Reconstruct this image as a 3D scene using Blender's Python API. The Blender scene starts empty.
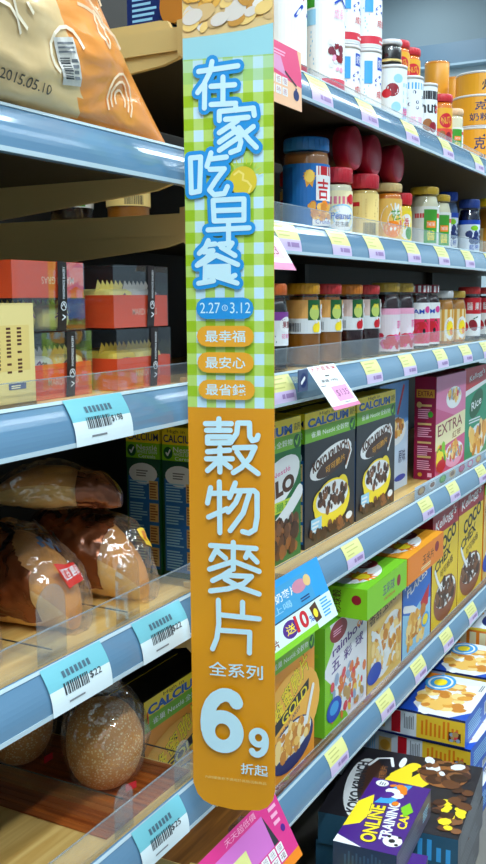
import bpy, bmesh, math, random
from math import pi, sin, cos, radians
from mathutils import Vector, Matrix, noise

S = bpy.context.scene
COL = S.collection

# ------------------------------------------------------------------ camera
cd = bpy.data.cameras.new('camera')
cam = bpy.data.objects.new('camera', cd)
COL.objects.link(cam)
cd.sensor_fit = 'VERTICAL'
cd.sensor_height = 36.0
cd.lens = 36.0 * 961.1 / 864.0
cd.clip_start = 0.02
yaw, pitch, roll = radians(28.478), radians(7.8908), radians(-0.3759)
vv = Vector((cos(yaw) * cos(pitch), sin(yaw) * cos(pitch), -sin(pitch)))
rr = Vector((sin(yaw), -cos(yaw), 0))
uu = rr.cross(vv)
r2 = rr * cos(roll) + uu * sin(roll)
u2 = -rr * sin(roll) + uu * cos(roll)
cam.matrix_world = Matrix(((r2.x, u2.x, -vv.x, 0), (r2.y, u2.y, -vv.y, -0.7), (r2.z, u2.z, -vv.z, 1.4), (0, 0, 0, 1)))
S.camera = cam

# ------------------------------------------------------------------ world, lights, exposure
S.view_settings.view_transform = 'Standard'
S.view_settings.look = 'None'
S.view_settings.exposure = -0.12
S.view_settings.gamma = 1.0
S.view_settings.use_curve_mapping = False
W = bpy.data.worlds.new('store_air')
S.world = W
W.use_nodes = True
W.node_tree.nodes['Background'].inputs[0].default_value = (0.6, 0.8, 1, 1)
W.node_tree.nodes['Background'].inputs[1].default_value = 0.05
LIGHTS = [  # x, y, z, length along x, width, power   (fluorescent rows under the ceiling, plus an added fill lamp)
    (2.5, -0.75, 3.62, 8.0, 0.16, 140.0),
    (2.5, -2.10, 3.62, 8.0, 0.16, 175.0),
    (-1.2, -1.45, 3.62, 2.6, 0.16, 100.0),  # added fill lamp, lifts the sign and the faces turned this way
    (4.6, 1.60, 3.62, 4.0, 0.16, 80.0),
]
LCOL = (0.80, 0.93, 1.0)

# ------------------------------------------------------------------ materials
def lin(c):
    def f(v):
        v /= 255.0
        return v / 12.92 if v <= 0.04045 else ((v + 0.055) / 1.055) ** 2.4
    return (f(c[0]), f(c[1]), f(c[2]), 1.0)

MC = {}
def mat(rgb, rough=0.45, metal=0.0, coat=0.0, bump=0.0, bscale=60.0, var=0.0, vscale=8.0, stretch=None):
    """plain or noisy principled surface (all procedural)"""
    key = (tuple(rgb), rough, metal, coat, bump, bscale, var, vscale, stretch)
    if key in MC:
        return MC[key]
    m = bpy.data.materials.new('surface')
    m.use_nodes = True
    nt = m.node_tree
    b = nt.nodes['Principled BSDF']
    b.inputs['Base Color'].default_value = lin(rgb)
    b.inputs['Roughness'].default_value = rough
    b.inputs['Metallic'].default_value = metal
    b.inputs['Coat Weight'].default_value = coat
    b.inputs['Coat Roughness'].default_value = 0.12
    tc = None
    if bump or var:
        tc = nt.nodes.new('ShaderNodeTexCoord')
        mp = nt.nodes.new('ShaderNodeMapping')
        if stretch:
            mp.inputs['Scale'].default_value = stretch
        nt.links.new(tc.outputs['Object'], mp.inputs['Vector'])
    if var:
        nz = nt.nodes.new('ShaderNodeTexNoise')
        nz.inputs['Scale'].default_value = vscale
        nz.inputs['Detail'].default_value = 4
        nt.links.new(mp.outputs[0], nz.inputs['Vector'])
        cr = nt.nodes.new('ShaderNodeValToRGB')
        c = lin(rgb)
        cr.color_ramp.elements[0].position = 0.3
        cr.color_ramp.elements[1].position = 0.7
        cr.color_ramp.elements[0].color = (c[0] * (1 - var), c[1] * (1 - var), c[2] * (1 - var), 1)
        cr.color_ramp.elements[1].color = (min(1, c[0] * (1 + var)), min(1, c[1] * (1 + var)), min(1, c[2] * (1 + var)), 1)
        nt.links.new(nz.outputs['Fac'], cr.inputs['Fac'])
        nt.links.new(cr.outputs['Color'], b.inputs['Base Color'])
    if bump:
        n2 = nt.nodes.new('ShaderNodeTexNoise')
        n2.inputs['Scale'].default_value = bscale
        n2.inputs['Detail'].default_value = 3
        nt.links.new(mp.outputs[0], n2.inputs['Vector'])
        bp = nt.nodes.new('ShaderNodeBump')
        bp.inputs['Strength'].default_value = bump
        bp.inputs['Distance'].default_value = 0.004
        nt.links.new(n2.outputs['Fac'], bp.inputs['Height'])
        nt.links.new(bp.outputs['Normal'], b.inputs['Normal'])
    MC[key] = m
    return m

def clear(tint=(255, 255, 255), refl=0.10, rough=0.05, bump=0.0, bscale=40.0, film=0.0, filmcol=(200, 200, 200)):
    """thin clear plastic or glass: mostly see-through, with sharp reflections and an optional milky film"""
    key = ('clear', tint, refl, rough, bump, bscale, film, filmcol)
    if key in MC:
        return MC[key]
    m = bpy.data.materials.new('clear_plastic')
    m.use_nodes = True
    nt = m.node_tree
    nt.nodes.clear()
    out = nt.nodes.new('ShaderNodeOutputMaterial')
    tr = nt.nodes.new('ShaderNodeBsdfTransparent')
    tr.inputs[0].default_value = lin(tint)
    gl = nt.nodes.new('ShaderNodeBsdfGlossy')
    gl.inputs['Roughness'].default_value = rough
    gl.inputs[0].default_value = (1, 1, 1, 1)
    fr = nt.nodes.new('ShaderNodeLayerWeight')
    fr.inputs['Blend'].default_value = 0.25
    mth = nt.nodes.new('ShaderNodeMath')
    mth.operation = 'MULTIPLY_ADD'
    mth.inputs[1].default_value = 0.22
    mth.inputs[2].default_value = refl
    nt.links.new(fr.outputs['Fresnel'], mth.inputs[0])
    mx = nt.nodes.new('ShaderNodeMixShader')
    nt.links.new(mth.outputs[0], mx.inputs[0])
    last = tr
    if film:
        df = nt.nodes.new('ShaderNodeBsdfDiffuse')
        df.inputs[0].default_value = lin(filmcol)
        m2 = nt.nodes.new('ShaderNodeMixShader')
        m2.inputs[0].default_value = film
        nt.links.new(tr.outputs[0], m2.inputs[1])
        nt.links.new(df.outputs[0], m2.inputs[2])
        last = m2
    nt.links.new(last.outputs[0], mx.inputs[1])
    nt.links.new(gl.outputs[0], mx.inputs[2])
    if bump:
        tc = nt.nodes.new('ShaderNodeTexCoord')
        n2 = nt.nodes.new('ShaderNodeTexNoise')
        n2.inputs['Scale'].default_value = bscale
        n2.inputs['Detail'].default_value = 2
        nt.links.new(tc.outputs['Object'], n2.inputs['Vector'])
        bp = nt.nodes.new('ShaderNodeBump')
        bp.inputs['Strength'].default_value = bump
        bp.inputs['Distance'].default_value = 0.01
        nt.links.new(n2.outputs['Fac'], bp.inputs['Height'])
        nt.links.new(bp.outputs['Normal'], gl.inputs['Normal'])
        nt.links.new(bp.outputs['Normal'], fr.inputs['Normal'])
    nt.links.new(mx.outputs[0], out.inputs[0])
    MC[key] = m
    return m

def wood(c1, c2, scale=(3, 40, 40), rough=0.4):
    key = ('wood', c1, c2, scale, rough)
    if key in MC:
        return MC[key]
    m = bpy.data.materials.new('wood_laminate')
    m.use_nodes = True
    nt = m.node_tree
    b = nt.nodes['Principled BSDF']
    b.inputs['Roughness'].default_value = rough
    tc = nt.nodes.new('ShaderNodeTexCoord')
    mp = nt.nodes.new('ShaderNodeMapping')
    mp.inputs['Scale'].default_value = scale
    nz = nt.nodes.new('ShaderNodeTexNoise')
    nz.inputs['Scale'].default_value = 2.0
    nz.inputs['Detail'].default_value = 6
    nz.inputs['Distortion'].default_value = 0.6
    cr = nt.nodes.new('ShaderNodeValToRGB')
    cr.color_ramp.elements[0].position = 0.35
    cr.color_ramp.elements[1].position = 0.68
    cr.color_ramp.elements[0].color = lin(c1)
    cr.color_ramp.elements[1].color = lin(c2)
    nt.links.new(tc.outputs['Object'], mp.inputs[0])
    nt.links.new(mp.outputs[0], nz.inputs['Vector'])
    nt.links.new(nz.outputs['Fac'], cr.inputs['Fac'])
    nt.links.new(cr.outputs['Color'], b.inputs['Base Color'])
    MC[key] = m
    return m

# ------------------------------------------------------------------ mesh builder
class MB:
    def __init__(s):
        s.v = []; s.f = []; s.mi = []; s.sm = []; s.mats = []
    def m(s, material):
        if material not in s.mats:
            s.mats.append(material)
        return s.mats.index(material)
    def add(s, vs, fs, material, smooth=False):
        o = len(s.v); k = s.m(material)
        s.v.extend([tuple(p) for p in vs])
        for f in fs:
            s.f.append(tuple(i + o for i in f)); s.mi.append(k); s.sm.append(smooth)
    def box(s, x0, x1, y0, y1, z0, z1, material, bev=0.0):
        if bev <= 0:
            vs = [(x, y, z) for x in (x0, x1) for y in (y0, y1) for z in (z0, z1)]
            fs = [(0, 1, 3, 2), (4, 6, 7, 5), (0, 4, 5, 1), (2, 3, 7, 6), (0, 2, 6, 4), (1, 5, 7, 3)]
            s.add(vs, fs, material)
            return
        bm = bmesh.new()
        bmesh.ops.create_cube(bm, size=1)
        for q in bm.verts:
            q.co = Vector(((x0 + x1) / 2 + q.co.x * (x1 - x0), (y0 + y1) / 2 + q.co.y * (y1 - y0), (z0 + z1) / 2 + q.co.z * (z1 - z0)))
        bmesh.ops.bevel(bm, geom=list(bm.edges), offset=bev, segments=2, affect='EDGES', profile=0.5)
        bm.verts.index_update()
        s.add([q.co.copy() for q in bm.verts], [[q.index for q in f.verts] for f in bm.faces], material)
        bm.free()
    def lathe(s, prof, material, n=28, c=(0, 0, 0), axis='z', smooth=True, cap=True, a0=0.0, a1=2 * pi):
        full = abs(a1 - a0 - 2 * pi) < 1e-6
        vs = []; fs = []
        cnt = n if full else n + 1
        for (r, h) in prof:
            for i in range(cnt):
                a = a0 + (a1 - a0) * i / n
                p = (r * cos(a), r * sin(a), h)
                if axis == 'y':
                    p = (r * cos(a), h, r * sin(a))
                elif axis == 'x':
                    p = (h, r * cos(a), r * sin(a))
                vs.append((p[0] + c[0], p[1] + c[1], p[2] + c[2]))
        for j in range(len(prof) - 1):
            for i in range(n):
                a = j * cnt + i; b = j * cnt + (i + 1) % cnt
                q = (a, b, b + cnt, a + cnt)
                fs.append(q if axis != 'y' else q[::-1])
        if cap and full:
            if prof[0][0] > 1e-6:
                q = tuple(range(cnt))[::-1]; fs.append(q if axis != 'y' else q[::-1])
            if prof[-1][0] > 1e-6:
                q = tuple(range((len(prof) - 1) * cnt, len(prof) * cnt)); fs.append(q if axis != 'y' else q[::-1])
        s.add(vs, fs, material, smooth)
    def sweep(s, prof, x0, x1, material, n=1, smooth=False):
        """closed (y,z) profile swept along x"""
        k = len(prof); vs = []; fs = []
        for i in range(n + 1):
            x = x0 + (x1 - x0) * i / n
            vs += [(x, p[0], p[1]) for p in prof]
        for i in range(n):
            for j in range(k):
                a = i * k + j; b = i * k + (j + 1) % k
                fs.append((a, b, b + k, a + k))
        fs.append(tuple(range(k))); fs.append(tuple(range(n * k, n * k + k))[::-1])
        s.add(vs, fs, material, smooth)
    def plate(s, pts, material, O, U, V, N, t):
        """polygon plate of thickness t: pts in (u,v) metres, front on N side"""
        k = len(pts)
        f0 = [O + U * a + V * b for a, b in pts]
        f1 = [p - N * t for p in f0]
        fs = [tuple(range(k)), tuple(range(k, 2 * k))[::-1]]
        for i in range(k):
            j = (i + 1) % k
            fs.append((i, i + k, j + k, j))
        s.add(f0 + f1, fs, material)
    def tube(s, pts, r, material, n=8):
        vs = []; fs = []
        pts = [Vector(p) for p in pts]
        for i, p in enumerate(pts):
            d = (pts[min(i + 1, len(pts) - 1)] - pts[max(i - 1, 0)]).normalized()
            a = d.orthogonal().normalized()
            if i and abs(a.dot(pa)) < 0.99:
                a = (pa - d * pa.dot(d)).normalized()
            pa = a
            b = d.cross(a)
            vs += [p + (a * cos(2 * pi * k / n) + b * sin(2 * pi * k / n)) * r for k in range(n)]
        for i in range(len(pts) - 1):
            for k in range(n):
                fs.append((i * n + k, i * n + (k + 1) % n, (i + 1) * n + (k + 1) % n, (i + 1) * n + k))
        fs.append(tuple(range(n))[::-1]); fs.append(tuple(range((len(pts) - 1) * n, len(pts) * n)))
        s.add(vs, fs, material, True)
    def build(s, name, parent=None, loc=None, rot=None):
        me = bpy.data.meshes.new(name)
        me.from_pydata(s.v, [], s.f)
        for m in s.mats:
            me.materials.append(m)
        me.polygons.foreach_set('material_index', s.mi)
        me.polygons.foreach_set('use_smooth', s.sm)
        me.update()
        o = bpy.data.objects.new(name, me)
        COL.objects.link(o)
        if parent:
            o.parent = parent
        if loc:
            o.location = loc
        if rot:
            o.rotation_euler = rot
        return o

def tag(o, label, cat, group=None):
    o['label'] = label; o['category'] = cat
    if group:
        o['group'] = group
    return o
def empty(name, label, cat, loc=(0, 0, 0), rz=0.0, group=None, rot=None):
    o = bpy.data.objects.new(name, None)
    COL.objects.link(o)
    o.location = loc
    o.rotation_euler = rot if rot else (0, 0, rz)
    o.empty_display_size = 0.05
    return tag(o, label, cat, group)
def structure(o):
    o['kind'] = 'structure'
    return o
def copy_thing(o, loc, label=None, rz=None):
    c = o.copy(); COL.objects.link(c)
    c.location = loc
    if rz is not None:
        c.rotation_euler = (o.rotation_euler.x, o.rotation_euler.y, rz)
    if label:
        c['label'] = label
    for ch in list(o.children):
        d = ch.copy(); COL.objects.link(d); d.parent = c
        for g in list(ch.children):
            e = g.copy(); COL.objects.link(e); e.parent = d
    return c

# ------------------------------------------------------------------ printed lettering and graphics
FONT = bpy.data.curves.new('lettering', 'FONT')
FOBJ = bpy.data.objects.new('lettering', FONT)
COL.objects.link(FOBJ)
TC = {}
def glyphs(t, bold=0.0, slices=0):
    if any(ord(ch) > 0x2e80 for ch in t): bold *= .3
    else: bold *= .6
    if (t, bold, slices) in TC:
        return TC[(t, bold, slices)]
    FONT.body = t; FONT.offset = bold; FONT.resolution_u = 2 if any(ord(ch) > 0x2e80 for ch in t) else 4
    dg = bpy.context.evaluated_depsgraph_get(); dg.update()
    me = bpy.data.meshes.new_from_object(FOBJ.evaluated_get(dg))
    if slices:  # cut into narrow strips so the letters bend round a jar
        bm = bmesh.new(); bm.from_mesh(me)
        xs = [q.co.x for q in bm.verts]; lo, hi = min(xs), max(xs)
        for k in range(1, slices):
            bmesh.ops.bisect_plane(bm, geom=list(bm.verts) + list(bm.edges) + list(bm.faces), plane_co=(lo + (hi - lo) * k / slices, 0, 0), plane_no=(1, 0, 0))
        bm.to_mesh(me); bm.free()
    vs = [(q.co.x, q.co.y) for q in me.vertices]
    fs = [tuple(p.vertices) for p in me.polygons]
    bpy.data.meshes.remove(me)
    x0 = min(a for a, b in vs); x1 = max(a for a, b in vs); y0 = min(b for a, b in vs); y1 = max(b for a, b in vs)
    vs = [((a - x0) / (x1 - x0) - .5, (b - y0) / (y1 - y0) - .5) for a, b in vs]
    TC[(t, bold, slices)] = (vs, fs)
    return TC[(t, bold, slices)]

class Pr:
    """printing on a face; positions are fractions of the face, fn maps metres (x,y,lift) to space"""
    STEP = 0.00007
    curved = False
    def __init__(s, mb, w, h, fn):
        s.mb, s.w, s.h, s.fn, s.l = mb, w, h, fn, 1
    def put(s, pts, fs, m):
        s.l += 1
        lift = s.l * s.STEP
        s.mb.add([s.fn(x, y, lift) for x, y in pts], fs, m)
    def grid(s, x0, y0, x1, y1, m, n):
        s.put([(x0 + (x1 - x0) * i / n, y) for y in (y0, y1) for i in range(n + 1)], [(i, i + 1, n + 2 + i, n + 1 + i) for i in range(n)], m)
    def rect(s, x0, y0, x1, y1, m, n=1):
        s.grid(x0 * s.w, y0 * s.h, x1 * s.w, y1 * s.h, m, n)
    def poly(s, pts, m):
        s.put([(a * s.w, b * s.h) for a, b in pts], [tuple(range(len(pts)))], m)
    def ell(s, cx, cy, rx, ry, m, n=20, rot=0.0, sq=False):
        """radii: fraction of width, fraction of height"""
        rx *= s.w; ry *= s.h
        pts = [(cx * s.w, cy * s.h)]
        fs = []
        for ring in (0.5, 1.0):
            for i in range(n):
                a = 2 * pi * i / n
                x, y = rx * cos(a) * ring, ry * sin(a) * ring
                pts.append((cx * s.w + x * cos(rot) - y * sin(rot), cy * s.h + x * sin(rot) + y * cos(rot)))
        for i in range(n):
            j = (i + 1) % n
            fs += [(0, 1 + i, 1 + j), (1 + i, 1 + n + i, 1 + n + j, 1 + j)]
        s.put(pts, fs, m)
    def burst(s, cx, cy, r0, r1, m, n=12):
        pts = []
        for i in range(2 * n):
            a = pi * i / n; r = (r1 if i % 2 else r0) * s.w
            pts.append((cx * s.w + r * cos(a), cy * s.h + r * sin(a)))
        pts.append((cx * s.w, cy * s.h))
        s.put(pts, [(i, (i + 1) % (2 * n), 2 * n) for i in range(2 * n)], m)
    def stroke(s, pts, wd, m, metric=False):
        """round-ended brush stroke, wd in metres"""
        P = [Vector((a, b)) if metric else Vector((a * s.w, b * s.h)) for a, b in pts]
        vs = []; fs = []
        r = wd / 2
        for a, b in zip(P[:-1], P[1:]):
            d = (b - a)
            if d.length < 1e-7:
                continue
            d.normalize(); an = math.atan2(d.y, d.x)
            o = len(vs)
            for k in range(7):
                t = an + pi / 2 + pi * k / 6
                vs.append((a.x + r * cos(t), a.y + r * sin(t)))
            for k in range(7):
                t = an - pi / 2 + pi * k / 6
                vs.append((b.x + r * cos(t), b.y + r * sin(t)))
            fs.append(tuple(range(o, o + 14)))
        # every segment a hair above the last so overlaps stay clean
        s.l += 1
        out = [s.fn(x, y, s.l * s.STEP + (i // 14) * 0.000004) for i, (x, y) in enumerate(vs)]
        s.mb.add(out, fs, m)
    def text(s, t, cx, cy, w, h, m, rot=0.0, bold=0.0, shear=0.0):
        """text squeezed into a w x h box (fractions) centred at cx,cy"""
        vs, fs = glyphs(t, bold, (6 * len(t) if len(t) < 4 else 2 * len(t)) if s.curved else 0)
        w *= s.w; h *= s.h
        pts = []
        for a, b in vs:
            x, y = a * w + shear * b * h, b * h
            pts.append((cx * s.w + x * cos(rot) - y * sin(rot), cy * s.h + x * sin(rot) + y * cos(rot)))
        s.put(pts, fs, m)
    def bars(s, x0, y0, x1, y1, m, n=5, seed=0, vert=False):
        """lines of print too small to read"""
        rnd = random.Random(seed)
        for i in range(n):
            if vert:
                a = x0 + (x1 - x0) * i / n; b = a + (x1 - x0) / n * .55
                s.rect(a, y0, b, y1 - (y1 - y0) * rnd.random() * .3, m)
            else:
                a = y0 + (y1 - y0) * i / n; b = a + (y1 - y0) / n * .5
                s.rect(x0, a, x1 - (x1 - x0) * rnd.random() * .35, b, m)
            s.l -= 1
        s.l += 1
    def barcode(s, x0, y0, x1, y1, m, seed=0):
        rnd = random.Random(seed)
        x = x0
        while x < x1:
            d = (x1 - x0) * (.012 + .03 * rnd.random())
            s.rect(x, y0, min(x + d, x1), y1, m); s.l -= 1
            x += d + (x1 - x0) * (.015 + .03 * rnd.random())
        s.l += 1
    def blobs(s, x0, y0, x1, y1, ms, n, r, seed=0, ring=None):
        rnd = random.Random(seed)
        for i in range(n):
            if ring:
                a = rnd.random() * 2 * pi; q = math.sqrt(rnd.random())
                x = (x0 + x1) / 2 + (x1 - x0) / 2 * q * cos(a); y = (y0 + y1) / 2 + (y1 - y0) / 2 * q * sin(a)
            else:
                x = x0 + (x1 - x0) * rnd.random(); y = y0 + (y1 - y0) * rnd.random()
            rr_ = r * (.6 + .7 * rnd.random())
            s.ell(x, y, rr_, rr_ * s.w / s.h * (.6 + .4 * rnd.random()), rnd.choice(ms), n=8, rot=rnd.random() * 3)
            s.l -= 0.88

def flat(mb, w, h, O, U, V):
    O, U, V = Vector(O), Vector(U), Vector(V)
    N = U.cross(V)
    return Pr(mb, w, h, lambda x, y, l: O + U * x + V * y + N * l)
def wrap(mb, r, h, z0, arc=2 * pi, mid=-pi / 2, c=(0, 0)):
    """printing wrapped on a cylinder; fraction .5 faces the aisle (-Y)"""
    w = arc * r
    def fn(x, y, l):
        a = mid + (x / w - .5) * arc
        return (c[0] + (r + l * 2) * cos(a), c[1] + (r + l * 2) * sin(a), z0 + y)
    p = Pr(mb, w, h, fn)
    p.curved = True
    return p

# common inks
WHITE = mat((236, 238, 238), .45); PAPER = mat((226, 232, 236), .5); BLACK = mat((22, 20, 22), .4); INK = mat((40, 42, 50), .5)
RED = mat((200, 25, 40), .4); DRED = mat((140, 22, 40), .4); YEL = mat((250, 222, 40), .4); ORG = mat((236, 130, 20), .4)
GRN = mat((60, 150, 40), .4); DGRN = mat((22, 90, 45), .4); LIME = mat((130, 200, 30), .4); BLUE = mat((20, 70, 180), .4)
NAVY = mat((22, 40, 100), .4); SKY = mat((60, 160, 225), .4); LBLUE = mat((150, 205, 235), .4); BRN = mat((82, 45, 24), .45)
LBRN = mat((150, 92, 44), .45); TAN = mat((222, 186, 120), .45); PINK = mat((225, 70, 150), .4); LPINK = mat((240, 170, 200), .4)
PURP = mat((78, 30, 130), .4); GREY = mat((120, 124, 130), .45); CREAM = mat((240, 228, 180), .45); GOLDEN = mat((222, 160, 50), .45)
CHOC = [mat((70, 38, 20), .4), mat((100, 58, 30), .4), mat((52, 28, 16), .4), mat((132, 84, 50), .4)]
FLAKES = [mat((226, 160, 60), .45), mat((240, 190, 96), .45), mat((205, 130, 44), .45), mat((247, 214, 140), .45)]
COLOURS = [mat((226, 120, 60), .4), mat((220, 70, 80), .4), mat((240, 200, 80), .4), mat((150, 170, 200), .4), mat((190, 150, 90), .4)]

# ------------------------------------------------------------------ the room
FLOOR_M = mat((150, 150, 145), .3, var=.06, vscale=3)
mb = MB(); mb.box(-3, 7.1, -3.3, 2.7, -.1, 0, FLOOR_M); structure(mb.build('floor'))
mb = MB(); mb.box(-3, 7.1, -3.3, 2.7, 3.9, 4.0, mat((190, 200, 205), .7)); structure(mb.build('ceiling'))
WALLM = mat((124, 142, 150), .6, var=.04, vscale=1.5)
LOWW = mat((196, 212, 218), .5)
mb = MB(); mb.box(7.0, 7.1, -3.3, 2.7, 3.18, 3.9, WALLM); mb.box(7.0, 7.1, -3.3, 2.7, 0, 3.18, LOWW); structure(mb.build('wall_end'))
mb = MB(); mb.box(6.93, 7.0, -3.2, 2.6, 3.03, 3.18, mat((92, 120, 140), .4)); mb.box(6.90, 7.0, -3.2, 2.6, 3.015, 3.03, mat((150, 175, 190), .4)); structure(mb.build('trim_1'))
mb = MB(); mb.box(-3.1, -3, -3.3, 2.7, 0, 3.9, LOWW); structure(mb.build('wall_near'))
mb = MB(); mb.box(-3, 7, -3.4, -3.3, 0, 3.9, mat((120, 128, 134), .6)); structure(mb.build('wall_aisle'))
mb = MB(); mb.box(-3, 7, 2.7, 2.8, 0, 3.9, mat((150, 168, 180), .6)); structure(mb.build('wall_back'))

def ceiling_light(x, y, z, L, w, power, label):
    t = empty('ceiling_light', label, 'light', (x, y, z), group='fluorescent rows')
    m = MB(); m.box(-L / 2 - .05, L / 2 + .05, -.14, .14, .03, .10, mat((225, 230, 232), .4), .01); m.build('housing', t)
    m = MB(); m.box(-.02, .02, -.02, .02, .10, 3.9 - z, GREY)
    m.box(-L / 3, -L / 3 + .03, -.02, .02, .10, 3.9 - z, GREY); m.box(L / 3, L / 3 + .03, -.02, .02, .10, 3.9 - z, GREY); m.build('hanger', t)
    ld = bpy.data.lights.new('tube_light', 'AREA')
    ld.shape = 'RECTANGLE'; ld.size = L; ld.size_y = w; ld.energy = power; ld.color = LCOL
    lo = bpy.data.objects.new('tube_light', ld); COL.objects.link(lo); lo.parent = t; lo.location = (0, 0, 0.01)
names_l = ['long fluorescent ceiling light over the near side of the aisle', 'long fluorescent ceiling light over the far side of the aisle', 'short added fill light under the ceiling at the near end of the aisle', 'fluorescent ceiling light behind the shelving']
for a, n in zip(LIGHTS, names_l):
    ceiling_light(*a, n)

# ------------------------------------------------------------------ shelving
BACKM = mat((40, 38, 34), .6, var=.1)
t = empty('shelving_frame', 'dark steel shelving frame behind all the shelves', 'shelving', (0, 0, 0))
m = MB(); m.box(-.3, 2.3, .45, .47, .10, 2.15, BACKM); m.box(2.3, 4.4, .45, .47, .10, 1.80, BACKM); m.build('back_panel', t)
for x in (-.28, 1.164, 2.45, 3.6):
    m = MB(); m.box(x - .012, x + .012, .425, .4495, .08, 1.80, mat((60, 58, 55), .5, metal=.4))
    for k in range(28):
        m.box(x - .005, x + .005, .424, .4255, .16 + k * .058, .185 + k * .058, BLACK)
    m.build('upright', t)
m = MB(); m.box(-.3, 1.163, -.02, .45, 0, .10, mat((90, 88, 84), .5)); m.build('plinth', t)
m = MB(); m.box(1.166, 4.4, -.30, .45, 0, .1135, mat((120, 116, 108), .5), .006); m.build('base_deck', t)

LIPH = .052
def lip(tv, off=0.0):
    y = -.019 * tv - .0055 * sin(pi * tv); z = -LIPH * tv
    dy = -.019 - .0055 * pi * cos(pi * tv); n = Vector((0, -LIPH, -dy)); n.normalize()
    if n.y > 0: n = -n
    return y + n.y * off, z + n.z * off
CHAN = mat((92, 128, 156), .16, coat=.4)
RAIL = mat((176, 196, 205), .25, coat=.3)
CAPM = mat((214, 184, 120), .4)
TANM = wood((206, 160, 84), (228, 190, 116), (2, 30, 30))
BROWN = wood((96, 56, 22), (150, 98, 44), (2.5, 46, 46), .35)
GUARD = clear((252, 253, 255), .02, .05, film=.012, filmcol=(190, 200, 205))
PANM = mat((64, 56, 42), .5, metal=.2)  # steel underside, its colour darkened to carry the shade below the deck
GEDGE = clear((235, 240, 245), .15, .1, film=.25, filmcol=(190, 205, 212))
def shelf(label, x0, x1, zt, deckm, guard_h, end, gy=.004):
    t = empty('gondola_shelf', label, 'shelf', (x0, 0, zt))
    L = x1 - x0
    m = MB(); m.box(0, L, .004, .4235, -.012, -.004, deckm); m.build('deck', t)
    m = MB(); m.box(.0005, L - .0005, .0045, .423, -.030, -.0125, PANM); m.build('steel_pan', t)
    prof = [lip(i / 10) for i in range(11)]
    prof = prof + [(prof[-1][0] + .006, prof[-1][1] - .001), (.003, -.030), (.003, 0)]
    m = MB(); m.sweep(prof, 0, L, CHAN); m.build('price_channel', t)
    for a, b in ((0.0, .07), (.90, 1.0)):
        m = MB()
        pr = [lip(a + (b - a) * i / 4, .0014) for i in range(5)] + [lip(a + (b - a) * i / 4, .0003) for i in range(4, -1, -1)]
        m.sweep(pr, 0, L, RAIL); m.build('channel_rail', t)
    xe = L if end == 'right' else 0
    m = MB()
    pr = [(y - .002, z) for y, z in [lip(i / 8, .002) for i in range(9)]] + [(.004, -.060), (.03, -.040), (.03, .004), (.004, .006)]
    s = 1 if end == 'right' else -1
    m.sweep(pr, xe if s > 0 else xe - .0035, xe + .0035 if s > 0 else xe, CAPM); m.build('end_cap', t)
    for bx in ((.004, .012), (L - .012, L - .004)):
        m = MB()
        m.sweep([(.03, -.030), (.03, -.042), (.06, -.050), (.4235, -.085), (.4235, -.030)], bx[0], bx[1], CAPM); m.build('bracket', t)
    for bx in ((-.0012, .0), (L, L + .0012)):
        m = MB(); m.box(bx[0], bx[1], .0305, .4235, -.0345, -.004, CAPM); m.build('end_plate', t)
    if guard_h:
        m = MB(); m.box(.004, L - .004, gy, gy + .0012, -.004, guard_h, GUARD); g = m.build('front_guard', t)
        m = MB(); m.box(.004, L - .004, gy - .0004, gy + .0016, guard_h, guard_h + .0012, GEDGE); m.build('guard_edge', g)
    return t
ZT = dict(A=1.772, B=1.523, C=1.279, D=.927, E=.537, p=1.600, q=1.286, r=.985, s=.702)
DK = {k: v - .0036 for k, v in ZT.items()}
XR = 1.168
shelf('top right shelf with white milk cans and yellow tins', XR, 4.4, ZT['A'], TANM, .012, 'left')
shelf('right shelf with peanut butter jars, second from the top', XR, 4.4, ZT['B'], TANM, .030, 'left')
shelf('right shelf with the row of jam jars', XR, 4.4, ZT['C'], TANM, .038, 'left')
shelf('right shelf with dark chocolate cereal boxes standing on it', XR, 4.4, ZT['D'], TANM, .022, 'left')
shelf('lowest right shelf, brown wood, with fruit cereal boxes', XR, 4.4, ZT['E'], BROWN, .018, 'left')
shelf('top left shelf under the orange toast bag', -.25, 1.160, ZT['p'], TANM, 0, 'right')
shelf('left shelf with orange pastry boxes', -.25, 1.160, ZT['q'], TANM, .026, 'right')
shelf('left shelf with brown bagged bread, third from the top', -.25, 1.160, ZT['r'], TANM, .040, 'right')
shelf('lowest left shelf with the sesame bread', -.25, 1.160, ZT['s'], TANM, .040, 'right')
# tan stop rail on the end of the top right shelf
m = MB(); m.plate([(0, 0), (.008, -.004), (.30, -.004), (.30, .012), (.018, .012), (.006, .010)], CAPM, Vector((1.1805, .05, DK['A'] + .004)), Vector((0, 1, 0)), Vector((0, 0, 1)), Vector((-1, 0, 0)), .008)
tag(m.build('stop_rail'), 'tan rail lying along the left end of the top right shelf', 'rail')

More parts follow.
